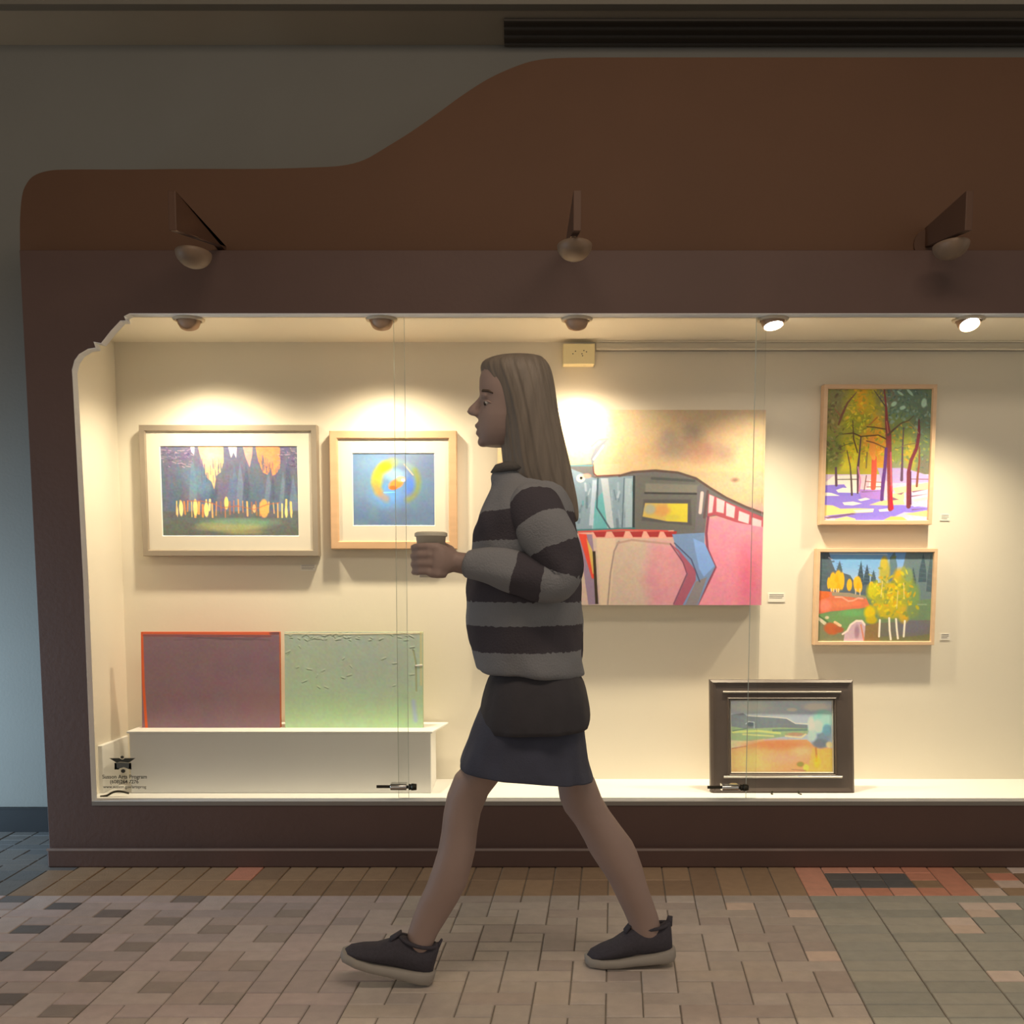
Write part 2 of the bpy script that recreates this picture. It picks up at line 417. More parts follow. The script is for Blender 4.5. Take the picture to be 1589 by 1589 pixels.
# ceiling spots inside the case
M_ring = mat('spot_ring_white', (0.62, 0.52, 0.38), 0.5); M_eye = mat('spot_eyeball_beige', (0.42, 0.27, 0.17), 0.5)
M_bulb_on = mat('lit_bulb', (1, 1, 1), 0.3, emit=(1.0, 0.93, 0.8), estr=26)
M_bulb_glow = mat('bulb_turned_away', (1, 1, 1), 0.3, emit=(1.0, 0.85, 0.62), estr=3)
zc = z_ot
spot_px = [293, 592, 895, 1199, 1503]
spot_lab = ['first round ceiling spot from the left, above the silver framed forest print',
            'second round ceiling spot, above the wood framed blue abstract',
            'third round ceiling spot, straight above the small cream wall box',
            'fourth round ceiling spot, small glowing one left of the forest painting',
            'fifth round ceiling spot, the brightest one glaring near the right edge']
#          target px (on back wall), energy, cone deg, blend, wide energy
aim = [((314, 680), 3.6, 44, 1.0, 40), ((599, 690), 10, 46, 1.0, 40), ((901, 690), 46, 44, 0.9, 40), ((1222, 1230), 9, 56, 1.0, 62), ((1430, 1220), 7, 66, 1.0, 62)]
spot_things = []
for k, pxx in enumerate(spot_px):
    X = at(pxx, 495, 3.73).x; Y = 3.73
    t = thing('ceiling_spotlight', (X, Y, zc), spot_lab[k], 'spotlight', 'spotlights in the display case ceiling')
    rg = MB()
    n = 32; v = []; f = []
    prof = [(0.043, 0.0), (0.056, 0.0), (0.055, -0.005), (0.047, -0.009), (0.043, -0.006)]
    for i in range(n):
        a = 2*math.pi*i/n
        for r, z in prof: v.append((X+r*math.cos(a), Y+r*math.sin(a), zc+z))
    m5 = len(prof)
    for i in range(n):
        for q in range(m5): f.append((i*m5+q, i*m5+(q+1) % m5, ((i+1) % n)*m5+(q+1) % m5, ((i+1) % n)*m5+q))
    mesh_obj('trim_ring', v, f, M_ring, t, True)
    (ax, ay), en, cone, bl, wide = aim[k]
    T = at(ax, ay, YB); P0 = Vector((X, Y, zc-0.004)); d = (T-P0).normalized()
    if k >= 3: d = (d + Vector((0, -0.75, 0))).normalized() if k == 4 else (d + Vector((0, -0.45, 0))).normalized()
    q = d.to_track_quat('Z', 'Y').to_matrix().to_4x4()
    # eyeball: sphere truncated by the face
    v = []; f = []; R0 = 0.041; nn = 24; rows = [0.02, 0.35, 0.7, 1.05, 1.4, 1.8, 2.15]
    for ph in rows:
        for i in range(nn):
            th = 2*math.pi*i/nn; v.append(P0 + q @ Vector((R0*math.sin(ph)*math.cos(th), R0*math.sin(ph)*math.sin(th), -R0*math.cos(ph))))
    for r in range(len(rows)-1):
        for i in range(nn): f.append((r*nn+i, r*nn+(i+1) % nn, (r+1)*nn+(i+1) % nn, (r+1)*nn+i))
    f.append(tuple(range(nn)))
    mesh_obj('eyeball', v, f, M_eye, t, True)
    fc = P0 + d*(R0*0.40)
    bmb = MB(); bmb.cyl((0, 0, 0), 0.031, 0.006, 'z', 24); vv = [fc + (q @ Vector(p)) for p in bmb.v]
    mesh_obj('bulb', vv, bmb.f, M_bulb_on if k >= 3 else M_bulb_glow, t)
    def spotlight(name, loc, tgt, en, cone, blend, rad=0.02, col=(1.0, 0.83, 0.57)):
        l = bpy.data.lights.new(name, 'SPOT'); l.energy = en; l.spot_size = math.radians(cone); l.spot_blend = blend; l.shadow_soft_size = rad; l.color = col
        lo = bpy.data.objects.new(name, l); C.objects.link(lo); lo.location = loc; lo.rotation_euler = (Vector(tgt)-Vector(loc)).to_track_quat('-Z', 'Y').to_euler()
        lo.parent = t; lo.matrix_parent_inverse = Matrix.Translation(-t.location)
    L0 = P0 + (T-P0).normalized()*0.06 + Vector((0, 0, -0.02))
    spotlight('beam_light', L0, T, en, cone, bl)
    spotlight('spill_light', L0 + Vector((0, 0, -0.01)), L0 + Vector((0, 0.12 if k < 3 else -0.10, -1)), wide, 138 if k < 3 else 120, 1.0, 0.03)

# ------------------------------------------------------------------ lamps on the fascia
M_arm = mat('lamp_arm_brown', (0.10, 0.047, 0.025), 0.6); M_bowl = mat('lamp_bowl_beige', (0.23, 0.155, 0.10), 0.5, noise=0.15, nscale=30)
lamp_lab = ['brown wall lamp on the fascia above the silver framed print', 'brown wall lamp on the fascia near the middle, above the walker', 'brown wall lamp on the fascia at the far right']
for k, (pw, pf) in enumerate([(345, 268), (882, 881), (1440, 1503)]):
    x = at(pw, 360, YU).x
    yfr = YU*((pw-CX)/(pf-CX)) if k != 1 else 3.2
    z1 = at(pf, 295, yfr).z; z0 = at(pf, 358, yfr).z; zw = at(pw, 384, YU).z
    t = thing('wall_lamp', (x, YU, z0), lamp_lab[k], 'wall lamp', 'wall lamps on the fascia')
    th = 0.012
    a = MB().add([(x-th, YU, z1-0.005), (x+th, YU, z1-0.005), (x-th, yfr, z1), (x+th, yfr, z1), (x-th, YU, zw), (x+th, YU, zw), (x-th, yfr, z0), (x+th, yfr, z0)],
                 [(0,1,3,2), (4,5,7,6), (2,3,7,6), (0,1,5,4), (0,2,6,4), (1,3,7,5)]).build('arm', M_arm, t); bevel(a, 0.003, 2)
    MB().cyl((x, YU-0.008, (z0+z1)/2), 0.05, 0.008, 'y').build('wall_plate', M_arm, t)
    yc = yfr + (0.20 if k == 0 else 0.13); n = 32; v = []; f = []; bx = x
    prof = [(0.0, 0.0), (0.052, 0.0), (0.054, -0.003), (0.054, -0.010), (0.048, -0.026), (0.036, -0.039), (0.018, -0.047), (0.0, -0.05)]
    # bowl hanging under the arm
    bw = MB(); bw.ball((bx, yc, z0-0.002), 0.055, 0.075, 0.045, 28, 14)
    bo = bw.build('bowl', M_bowl, t, True)
    for vv in bo.data.vertices:
        if vv.co.z > z0-0.002: vv.co.z = z0-0.002 + (vv.co.z-(z0-0.002))*0.12
# ------------------------------------------------------------------ painted surfaces: a small rasteriser that writes a colour attribute
class Canvas:
    """paints in the coordinates (u right, v down) of the box u0..u1, v0..v1"""
    def __init__(s, box, w, h, bgc):
        s.b = box; s.w, s.h = w, h
        s.U, s.V = np.meshgrid(np.linspace(box[0], box[1], w), np.linspace(box[2], box[3], h))
        s.a = np.zeros((h, w, 3)); s.a[:] = bgc
        s.px = (box[1]-box[0])/w
    def blend(s, m, c):
        c = np.asarray(c, float); m = np.clip(m, 0, 1)[..., None]; s.a[:] = s.a*(1-m) + c*m
    def poly(s, pts, c, op=1.0, soft=None):
        soft = soft or s.px
        P = np.array(pts, float); n = len(P); ins = np.zeros(s.U.shape, bool); d2 = np.full(s.U.shape, 1e12)
        for i in range(n):
            x1, y1 = P[i]; x2, y2 = P[(i+1) % n]
            if y1 != y2:
                cnd = ((y1 > s.V) != (y2 > s.V)) & (s.U < (x2-x1)*(s.V-y1)/(y2-y1)+x1); ins ^= cnd
            L = (x2-x1)**2+(y2-y1)**2 + 1e-9; t = np.clip(((s.U-x1)*(x2-x1)+(s.V-y1)*(y2-y1))/L, 0, 1)
            d2 = np.minimum(d2, (s.U-x1-t*(x2-x1))**2+(s.V-y1-t*(y2-y1))**2)
        d = np.sqrt(d2); sd = np.where(ins, d, -d); s.blend(np.clip(0.5+sd/soft, 0, 1)*op, c)
    def line(s, pts, wd, c, op=1.0, soft=None):
        soft = soft or s.px*1.2
        P = np.array(pts, float); ws = wd if isinstance(wd, (list, tuple)) else [wd]*len(P); m = np.zeros(s.U.shape)
        for i in range(len(P)-1):
            x1, y1 = P[i]; x2, y2 = P[i+1]; L = (x2-x1)**2+(y2-y1)**2 + 1e-9
            t = np.clip(((s.U-x1)*(x2-x1)+(s.V-y1)*(y2-y1))/L, 0, 1)
            d = np.sqrt((s.U-x1-t*(x2-x1))**2+(s.V-y1-t*(y2-y1))**2); wv = (ws[i]+(ws[i+1]-ws[i])*t)/2
            m = np.maximum(m, np.clip(0.5+(wv-d)/soft, 0, 1))
        s.blend(m*op, c)
    def dab(s, u, v, ru, rv, c, op=1.0, soft=0.35, rot=0.0):
        ca, sa = math.cos(rot), math.sin(rot); du, dv = s.U-u, s.V-v
        r = np.sqrt(((du*ca+dv*sa)/ru)**2+((-du*sa+dv*ca)/rv)**2); s.blend(np.clip((1+soft/2-r)/soft, 0, 1)*op, c)
    def grad(s, v0, v1, c0, c1, u0=-1e9, u1=1e9):
        t = np.clip((s.V-v0)/(v1-v0), 0, 1)[..., None]; m = ((s.V >= v0) & (s.V <= v1) & (s.U >= u0) & (s.U <= u1))[..., None]
        s.a[:] = np.where(m, np.array(c0)*(1-t)+np.array(c1)*t, s.a)
    def noise(s, amp, cell, seed=1, aniso=1.0):
        rs = np.random.RandomState(seed); gw = int(s.w*s.px/(cell*aniso))+3; gh = int(s.h*(s.b[3]-s.b[2])/s.h/cell)+3
        g = rs.uniform(-1, 1, (gh, gw, 3)); fu = (s.U-s.b[0])/(cell*aniso); fv = (s.V-s.b[2])/cell
        iu = np.clip(fu.astype(int), 0, gw-2); iv = np.clip(fv.astype(int), 0, gh-2); tu = (fu-iu)[..., None]; tv = (fv-iv)[..., None]
        tu = tu*tu*(3-2*tu); tv = tv*tv*(3-2*tv)
        n = (g[iv, iu]*(1-tu)+g[iv, iu+1]*tu)*(1-tv)+(g[iv+1, iu]*(1-tu)+g[iv+1, iu+1]*tu)*tv
        s.a += n*amp*255
M_paint = bpy.data.materials.new('painted_surface'); M_paint.use_nodes = True
_nt = M_paint.node_tree; _at = _nt.nodes.new('ShaderNodeAttribute'); _at.attribute_name = 'paint'
_b = _nt.nodes['Principled BSDF']; _b.inputs['Roughness'].default_value = 0.6; _b.inputs['Specular IOR Level'].default_value = 0.25
_nt.links.new(_at.outputs['Color'], _b.inputs['Base Color'])
def canvas_obj(name, cv, x0, x1, z0, z1, y, parent, gain=(1, 1, 1), relief=0.0, tilt=0.0):
    """grid sheet in XZ facing -Y carrying the colours; tilt = how far the top leans back"""
    a = np.clip(cv.a/255.0, 0, 1); L = np.where(a <= 0.04045, a/12.92, ((a+0.055)/1.055)**2.4)*np.array(gain); L = np.clip(L, 0, 0.95)
    h, w = cv.h, cv.w
    X, Z = np.meshgrid(np.linspace(x0, x1, w), np.linspace(z1, z0, h))
    lum = a.mean(2); Y = y - relief*(lum-lum.mean()) + tilt*(Z-z0)
    co = np.stack([X, Y, Z], -1).reshape(-1, 3)
    i = np.arange((h-1)*(w-1)); r = i//(w-1); c = i % (w-1); v = r*w+c
    fa = np.stack([v, v+w, v+w+1, v+1], -1)
    me = bpy.data.meshes.new(name); me.vertices.add(len(co)); me.vertices.foreach_set('co', co.astype(np.float32).ravel())
    me.loops.add(len(fa)*4); me.loops.foreach_set('vertex_index', fa.astype(np.int32).ravel())
    me.polygons.add(len(fa)); me.polygons.foreach_set('loop_start', (np.arange(len(fa))*4).astype(np.int32)); me.polygons.foreach_set('loop_total', np.full(len(fa), 4, np.int32))
    me.update(); at_ = me.color_attributes.new('paint', 'FLOAT_COLOR', 'POINT')
    at_.data.foreach_set('color', np.concatenate([L.reshape(-1, 3), np.ones((h*w, 1))], 1).astype(np.float32).ravel())
    me.materials.append(M_paint); me.polygons.foreach_set('use_smooth', [True]*len(fa))
    o = bpy.data.objects.new(name, me); C.objects.link(o); o.parent = parent; o.matrix_parent_inverse = Matrix.Translation(-parent.location)
    return o
def rect(pl, pt, pr, pb, Y):
    """outer pixel box -> world x0,x1,z0,z1 at depth Y"""
    pm = (pt+pb)/2
    return at(pl, pm, Y).x, at(pr, pm, Y).x, at(800, pb, Y).z, at(800, pt, Y).z
def frame_mesh(x0, x1, z0, z1, yf, yb, bw, prof=None, tilt=0.0, zb=None):
    """mitred moulding; prof = list of (inset 0..1, rise 0..1) from the outer edge in"""
    prof = prof or [(0, 0.0), (0, 0.9), (0.08, 1.0), (0.85, 1.0), (1.0, 0.85), (1.0, 0.2)]
    v = []; f = []; zb = z0 if zb is None else zb
    for (ins, r) in prof:
        d = ins*bw; y = yb + (yf-yb)*r
        for (x, z) in ((x0+d, z0+d), (x1-d, z0+d), (x1-d, z1-d), (x0+d, z1-d)): v.append((x, y + tilt*(z-zb), z))
    n = len(prof)
    for k in range(n):
        a = k*4; b = ((k+1) % n)*4
        for q in range(4): f.append((a+q, a+(q+1) % 4, b+(q+1) % 4, b+q))
    return v, f
M_silver = mat('silver_frame', (0.42, 0.36, 0.29), 0.4, metal=0.45, noise=0.1, nscale=8)
M_oak = mat('light_wood_frame', (0.62, 0.40, 0.24), 0.5, noise=0.14, nscale=6, stretch=(1, 1, 8))
M_pine = mat('pale_wood_frame', (0.74, 0.52, 0.34), 0.5, noise=0.12, nscale=6, stretch=(1, 1, 8))
M_blackfr = mat('charcoal_frame', (0.10, 0.078, 0.07), 0.4, noise=0.2, nscale=12)
M_liner = mat('silver_liner', (0.62, 0.60, 0.56), 0.25, metal=0.5)
M_mat = mat('mat_board', (0.72, 0.67, 0.58), 0.8, noise=0.02, nscale=20)
M_matcore = mat('mat_bevel_core', (0.9, 0.9, 0.86), 0.7)
M_can = mat('canvas_edge', (0.55, 0.45, 0.38), 0.8)
YF_ = 4.03
def picture(name, lab, outer, bw_px, inner_mat, art_box, cv, mfr, gain, group='framed pictures on the back wall', yf=YF_, prof=None):
    x0, x1, z0, z1 = rect(*outer, yf); t = thing(name, ((x0+x1)/2, YB, z0), lab, 'picture', group)
    bw = bw_px*(x1-x0)/(outer[2]-outer[0])
    v, f = frame_mesh(x0, x1, z0, z1, yf, YB-0.004, bw, prof); mesh_obj('frame', v, f, mfr, t)
    MB().box(x0+0.006, x1-0.006, YB-0.010, YB-0.003, z0+0.006, z1-0.006).build('backing_board', M_can, t)
    a0, a1, b0, b1 = rect(*art_box, yf+0.012)
    if inner_mat:
        v, f = frame_mesh(x0+bw*0.9, x1-bw*0.9, z0+bw*0.9, z1-bw*0.9, yf+0.010, yf+0.014, 1, None)
        d = [a0-(x0+bw*0.9), (x1-bw*0.9)-a1, b0-(z0+bw*0.9), (z1-bw*0.9)-b1]
        X0, X1, Z0, Z1 = x0+bw*0.9, x1-bw*0.9, z0+bw*0.9, z1-bw*0.9; y = yf+0.010
        v = [(X0, y, Z0), (X1, y, Z0), (X1, y, Z1), (X0, y, Z1), (a0, y, b0), (a1, y, b0), (a1, y, b1), (a0, y, b1)]
        e = 0.0025; v += [(a0+e, y+0.003, b0+e), (a1-e, y+0.003, b0+e), (a1-e, y+0.003, b1-e), (a0+e, y+0.003, b1-e)]
        mt = mesh_obj('mat', v, [(q, (q+1) % 4, 4+(q+1) % 4, 4+q) for q in range(4)], M_mat, t)
        mesh_obj('mat_bevel', v[4:], [(q, (q+1) % 4, 4+(q+1) % 4, 4+q) for q in range(4)], M_matcore, mt)
        canvas_obj('artwork', cv, a0, a1, b0, b1, yf+0.0135, t, gain)
    else: canvas_obj('artwork', cv, a0, a1, b0, b1, yf+0.012, t, gain)
    return t
G = (1.15, 1.22, 1.6)      # the warm lamps are divided out of the colours read in the photograph
rnd = random.Random(3)

# ---- forest print (crop box 600..1415 x 835..1370)
cv = Canvas((600, 1415, 835, 1370), 250, 165, (92, 98, 112))
cv.grad(835, 1370, (100, 98, 115), (98, 100, 88))
for k in range(26):
    u = 610+k*31+rnd.uniform(-8, 8); c = rnd.choice([(88,102,120), (96,112,128), (78,88,104), (104,100,116), (86,104,112), (110,128,138)])
    h0 = rnd.uniform(880, 1010); cv.poly([(u-34, 1220), (u-10, h0+60), (u, h0), (u+12, h0+70), (u+36, 1220)], c, 0.75, 8)
cv.dab(800, 1010, 70, 60, (92,124,140), 0.6, 1.2); cv.dab(840, 1080, 60, 45, (104,140,148), 0.5, 1.2)
for pts, c in [([(825,835), (975,835), (975,930), (955,990), (930,1010), (915,1090), (900,1045), (870,1020), (850,930), (835,880)], (240,178,124)),
               ([(1165,835), (1310,835), (1310,960), (1285,1000), (1262,1010), (1255,960), (1235,1005), (1205,990), (1180,920)], (226,140,86)),
               ([(1090,835), (1150,835), (1145,890), (1128,960), (1105,900)], (206,146,128)), ([(1005,840), (1055,840), (1050,905), (1035,870), (1020,905)], (232,212,186)),
               ([(780,835), (806,835), (800,885), (786,870)], (236,226,214))]:
    cv.poly(pts, c, 1, 4)
cv.dab(900, 900, 45, 50, (248,196,150), 0.7, 1.3); cv.dab(1240, 880, 45, 35, (222,134,92), 0.6, 1.3)
for k in range(60):
    u = rnd.choice([rnd.uniform(825, 975), rnd.uniform(1165, 1320)]); v = rnd.uniform(890, 1010)
    cv.line([(u, v), (u+rnd.uniform(-3, 3), v+rnd.uniform(20, 60))], 5, rnd.choice([(84,92,108), (96,98,112)]), 0.7)
for k in range(120):
    u = rnd.choice([rnd.uniform(610, 800), rnd.uniform(1300, 1410)]); v = rnd.uniform(840, 960)
    cv.line([(u, v), (u+rnd.uniform(-28, 28), v+rnd.uniform(-6, 10))], 5, rnd.choice([(74,66,88), (150,128,140), (104,92,112), (190,160,160)]), 0.6)
for u in list(range(690, 900, 22))+list(range(900, 1390, 26)):
    v0 = rnd.uniform(1150, 1185); w = rnd.uniform(5, 15); c = rnd.choice([(246,214,128), (240,196,110), (222,160,90), (200,132,76)]) if u < 900 or u > 1300 else rnd.choice([(206,142,80), (184,120,78), (150,110,84), (230,180,100)])
    cv.line([(u, v0), (u+rnd.uniform(-5, 5), v0+rnd.uniform(60, 90))], w, c, 0.95)
for u, v0, v1, w, c in [(715,1160,1250,24,(250,220,130)), (800,1150,1250,26,(246,208,120)), (865,1170,1255,28,(248,214,120)), (985,1135,1210,24,(246,206,110)), (1208,1150,1260,54,(226,164,88)), (1150,1180,1230,20,(226,170,110)), (1340,1190,1260,16,(246,210,128)), (1370,1190,1262,12,(246,200,120)), (692,1190,1255,8,(236,200,130))]:
    cv.dab(u, (v0+v1)/2, w/2, (v1-v0)/2, c, 1, 0.25)
cv.line([(760,1160), (830,1160), (900,1172), (960,1200), (1050,1190), (1150,1210), (1230,1180), (1300,1170)], 6, (170,96,70), 0.7)
cv.grad(1262, 1370, (98,106,98), (96,98,84))
cv.dab(1060, 1290, 210, 26, (120,146,112), 0.95, 0.7); cv.dab(1010, 1318, 190, 22, (158,158,104), 0.9, 0.8); cv.dab(1080, 1345, 120, 14, (150,142,92), 0.8, 0.8); cv.dab(880, 1300, 70, 12, (150,150,100), 0.7, 0.8)
cv.noise(0.03, 9, 5); cv.noise(0.02, 30, 6)
picture('forest_picture', 'silver framed wide-matted picture of dark firs with orange sky, upper left', (218, 659, 493, 863), 10, True, (250, 692, 463, 832), cv, M_silver, G)

# ---- blue abstract (crop box 257..738 x 885..1305)
cv = Canvas((257, 738, 885, 1305), 190, 165, (98, 120, 138))
cv.dab(400, 1010, 170, 150, (110,142,162), 0.8, 1.6); cv.dab(470, 1130, 90, 60, (94,150,205), 0.85, 1.3); cv.dab(650, 920, 120, 90, (110,116,132), 0.5, 1.5)
for a0, a1, r, w, c, op in [(150, 265, 118, 46, (172,160,48), .75), (180, 240, 112, 60, (196,178,40), .7), (265, 350, 122, 30, (128,156,130), .6), (330, 420, 128, 34, (132,138,60), .75), (120, 180, 120, 40, (176,132,78), .6)]:
    cv.line([(512+r*math.cos(math.radians(a)), 1050+r*0.95*math.sin(math.radians(a))) for a in range(a0, a1, 8)], w, c, op, 26)
cv.dab(450, 970, 34, 26, (214,188,20), 0.9, 0.9); cv.dab(505, 1010, 55, 30, (150,196,196), 0.7, 1.0); cv.dab(590, 1070, 30, 50, (70,110,190), 0.7, 1.0)
cv.dab(512, 1062, 44, 26, (232,132,52), 1, 0.5, -0.4); cv.dab(540, 1035, 26, 16, (250,170,120), 0.9, 0.6); cv.dab(492, 1085, 22, 12, (214,96,30), 0.9, 0.6); cv.dab(552, 1040, 12, 9, (250,222,214), 0.9, 0.6)
cv.line([(440,1112), (505,1110)], 7, (120,196,240), 0.8); cv.line([(560,950), (610,1010)], 7, (200,176,130), 0.8)
cv.noise(0.02, 12, 8); cv.noise(0.02, 60, 9)
picture('abstract_picture', 'light wood framed square blue abstract with an orange centre', (512, 668, 709, 852), 13, True, (547, 703, 675, 816), cv, M_oak, G)

# ---- big unframed canvas (crop 5 coordinates, scale 3.972, origin 860,600)
u_ = lambda px: (px-860)*3.972
v_ = lambda py: (py-600)*3.972
cv = Canvas((u_(772), u_(1185), v_(636), v_(939)), 430, 316, (205, 178, 130))
cv.grad(v_(636), 520, (206, 180, 132), (214, 184, 128))
cv.poly([(-400,900), (1290,900), (1290,1360), (-400,1360)], (206,182,152), 1, 40)
cv.poly([(1000,740), (1290,740), (1290,1360), (600,1360), (560,1200), (600,960), (920,960)], (218,150,150), 1, 90)
cv.poly([(940,800), (1290,860), (1290,1360), (890,1360), (1000,1110), (935,980)], (232,146,152), 1, 12)
cv.dab(1210, 1180, 70, 190, (226,112,128), 0.8, 1.2); cv.dab(690, 1150, 60, 170, (226,160,150), 0.5, 1.3)
for u, v, a, b, c in [(720,380,90,60,(168,146,118)), (850,290,60,50,(160,142,120)), (910,390,110,70,(178,128,104)), (1050,400,60,60,(160,136,108)), (700,300,50,40,(176,156,130)), (560,400,70,40,(212,172,120)), (1110,570,20,12,(120,96,76)), (1060,300,120,70,(206,174,124))]:
    cv.dab(u, v, a, b, c, 0.7, 1.2)
cv.noise(0.012, 45, 11); cv.noise(0.02, 14, 12)
# bull body
body = [(-340,560), (-200,470), (0,490), (80,480), (240,470), (250,545), (400,545), (480,525), (620,515), (760,530), (860,560), (940,610), (1040,670), (1160,720), (1290,780), (1290,850), (1150,835), (1000,790), (940,800), (930,900), (730,930), (690,870), (500,880), (150,900), (60,880), (-100,880), (-340,860)]
cv.poly(body, (108,106,98), 1, 6)
cv.poly([(-330,560), (-100,500), (100,500), (250,560), (490,545), (490,870), (150,880), (-330,860)], (134,156,158), 1, 5)
for k in range(60):
    u = rnd.uniform(-100, 480); v = rnd.uniform(570, 830); cv.line([(u, v), (u+rnd.uniform(-14, 14), v+rnd.uniform(20, 90))], rnd.uniform(5, 16), rnd.choice([(104,134,138), (162,182,182), (92,112,116), (196,208,204), (120,150,150), (80,160,155)]), 0.6)
for p, c in [([(250,700), (300,640), (340,870), (240,870)], (96,176,166)), ([(285,560), (330,560), (370,870), (330,870)], (200,206,196)), ([(430,560), (480,560), (478,860), (440,860)], (166,186,180)), ([(235,570), (262,570), (240,850), (215,850)], (190,204,204))]:
    cv.poly(p, c, 0.8, 5)
cv.line([(490,550), (490,870)], 14, (46,58,56)); cv.line([(268,560), (262,740), (345,870)], 10, (60,80,84), 0.8); cv.line([(430,560), (420,860)], 8, (80,100,104), 0.8)
cv.line([(140,880), (500,868), (700,880)], 12, (64,120,112), 0.9)
cv.poly([(500,540), (880,560), (900,880), (500,880)], (104,104,92), 1, 8)
cv.poly([(560,590), (890,600), (890,650), (560,650)], (126,124,106), 1, 10); cv.line([(560,650), (880,655)], 12, (62,62,58)); cv.line([(600,560), (860,575)], 16, (80,84,76))
cv.poly([(550,690), (840,690), (850,850), (540,820)], (84,82,76), 0.9, 10)
cv.poly([(560,712), (822,716), (822,830), (700,825), (545,795)], (200,170,84), 1, 5); cv.poly([(700,716), (822,716), (822,830), (690,820)], (214,198,60), 1, 8)
cv.dab(665, 758, 50, 34, (206,150,80), 0.9, 0.7); cv.dab(590, 750, 34, 30, (160,164,136), 0.9, 0.6); cv.dab(730, 800, 50, 16, (196,184,70), 0.8, 0.6)
cv.poly([(880,600), (940,630), (925,890), (870,890)], (112,108,104), 1, 6); cv.line([(910,650), (900,770)], 20, (216,196,176)); cv.line([(945,640), (925,800)], 16, (100,80,76))
cv.line([(400,545), (480,522), (620,512), (760,525), (870,560), (960,620), (1060,680), (1180,735), (1290,775)], 14, (96,78,66))
# tail blocks
cv.poly([(950,655), (1290,800), (1290,860), (1120,830), (990,785), (945,800)], (178,84,88), 1, 5)
for q in [[(955,660), (985,672), (975,770), (950,775)], [(1000,680), (1050,700), (1045,775), (1000,765)], [(1060,710), (1115,735), (1110,805), (1060,790)], [(1140,760), (1205,785), (1200,840), (1135,820)], [(1220,800), (1280,820), (1280,860), (1220,850)]]:
    cv.poly(q, (240,196,184), 1, 5)
cv.line([(950,800), (940,900), (950,1000), (1000,1110), (960,1200), (890,1350)], 16, (140,72,84))
# belly teeth
cv.poly([(150,895), (740,880), (740,930), (160,930)], (232,170,140), 1, 5)
for u in (285, 400, 512, 615, 720): cv.poly([(u-44, 888), (u+40, 886), (u+28, 922), (u-24, 922)], (168,52,48), 1, 4)
cv.line([(150,890), (420,878), (700,884)], 10, (216,84,70))
# legs
cv.poly([(150,905), (235,905), (280,1340), (215,1345)], (150,128,140), 1, 5); cv.poly([(150,900), (200,905), (262,1180), (235,1180)], (224,74,50), 1, 6); cv.poly([(200,930), (235,1000), (262,1150), (240,1150)], (216,190,90), 0.9, 6)
cv.poly([(238,1010), (256,1010), (276,1340), (258,1340)], (56,44,22), 1, 4); cv.poly([(262,930), (380,930), (350,1350), (290,1350)], (222,196,156), 1, 10)
cv.line([(400,950), (372,1010), (350,1150), (335,1345)], 9, (150,132,118), 0.9); cv.line([(390,960), (480,940), (720,965)], 12, (186,150,126), 0.9)
cv.poly([(730,905), (930,895), (930,960), (1000,1105), (960,1190), (895,1350), (745,1350), (830,1140), (760,1010)], (120,148,176), 1, 5)
cv.poly([(715,960), (770,1000), (880,1130), (880,1190), (800,1350), (745,1350), (830,1150), (770,1020)], (170,92,104), 1, 6)
cv.poly([(860,930), (930,960), (995,1100), (930,1170), (900,1120), (875,1010)], (132,170,212), 1, 6); cv.poly([(880,1200), (950,1170), (890,1350), (815,1350)], (140,132,126), 1, 6)
cv.line([(745,960), (850,1060), (905,1200)], 8, (70,74,96), 0.8); cv.line([(720,965), (800,1080), (825,1150), (745,1340)], 8, (120,70,84), 0.9)
# horn, eye
cv.line([(232,475), (236,440), (262,385), (320,325)], [8, 30, 34, 10], (120,122,120)); cv.line([(240,445), (300,360)], 9, (206,206,190)); cv.line([(228,365), (270,325), (325,320)], 7, (140,132,110))
cv.poly([(238,480), (400,470), (395,535), (250,545)], (226,188,140), 1, 6); cv.line([(238,480), (242,530), (260,546), (400,540)], 8, (110,66,56))
cv.dab(162, 560, 26, 24, (238,232,196), 1, 0.3); cv.dab(165, 558, 9, 9, (30,30,26), 1, 0.4); cv.dab(200, 545, 26, 14, (226,160,130), 0.9, 0.6); cv.line([(80,482), (235,482)], 8, (90,150,150), 0.8)
cv.noise(0.018, 9, 13)
yc_ = 3.995
x0, x1, z0, z1 = rect(772, 636, 1185, 939, yc_)
t = thing('canvas_painting', ((x0+x1)/2, YB, z0), 'large unframed canvas of a patchwork bull on pink and ochre, behind the walker', 'painting')
bevel(MB().box(x0, x1, yc_+0.001, YB-0.012, z0, z1).build('stretcher', M_can, t), 0.002, 1)
canvas_obj('artwork', cv, x0, x1, z0, z1, yc_, t, (0.88, 0.92, 1.25))

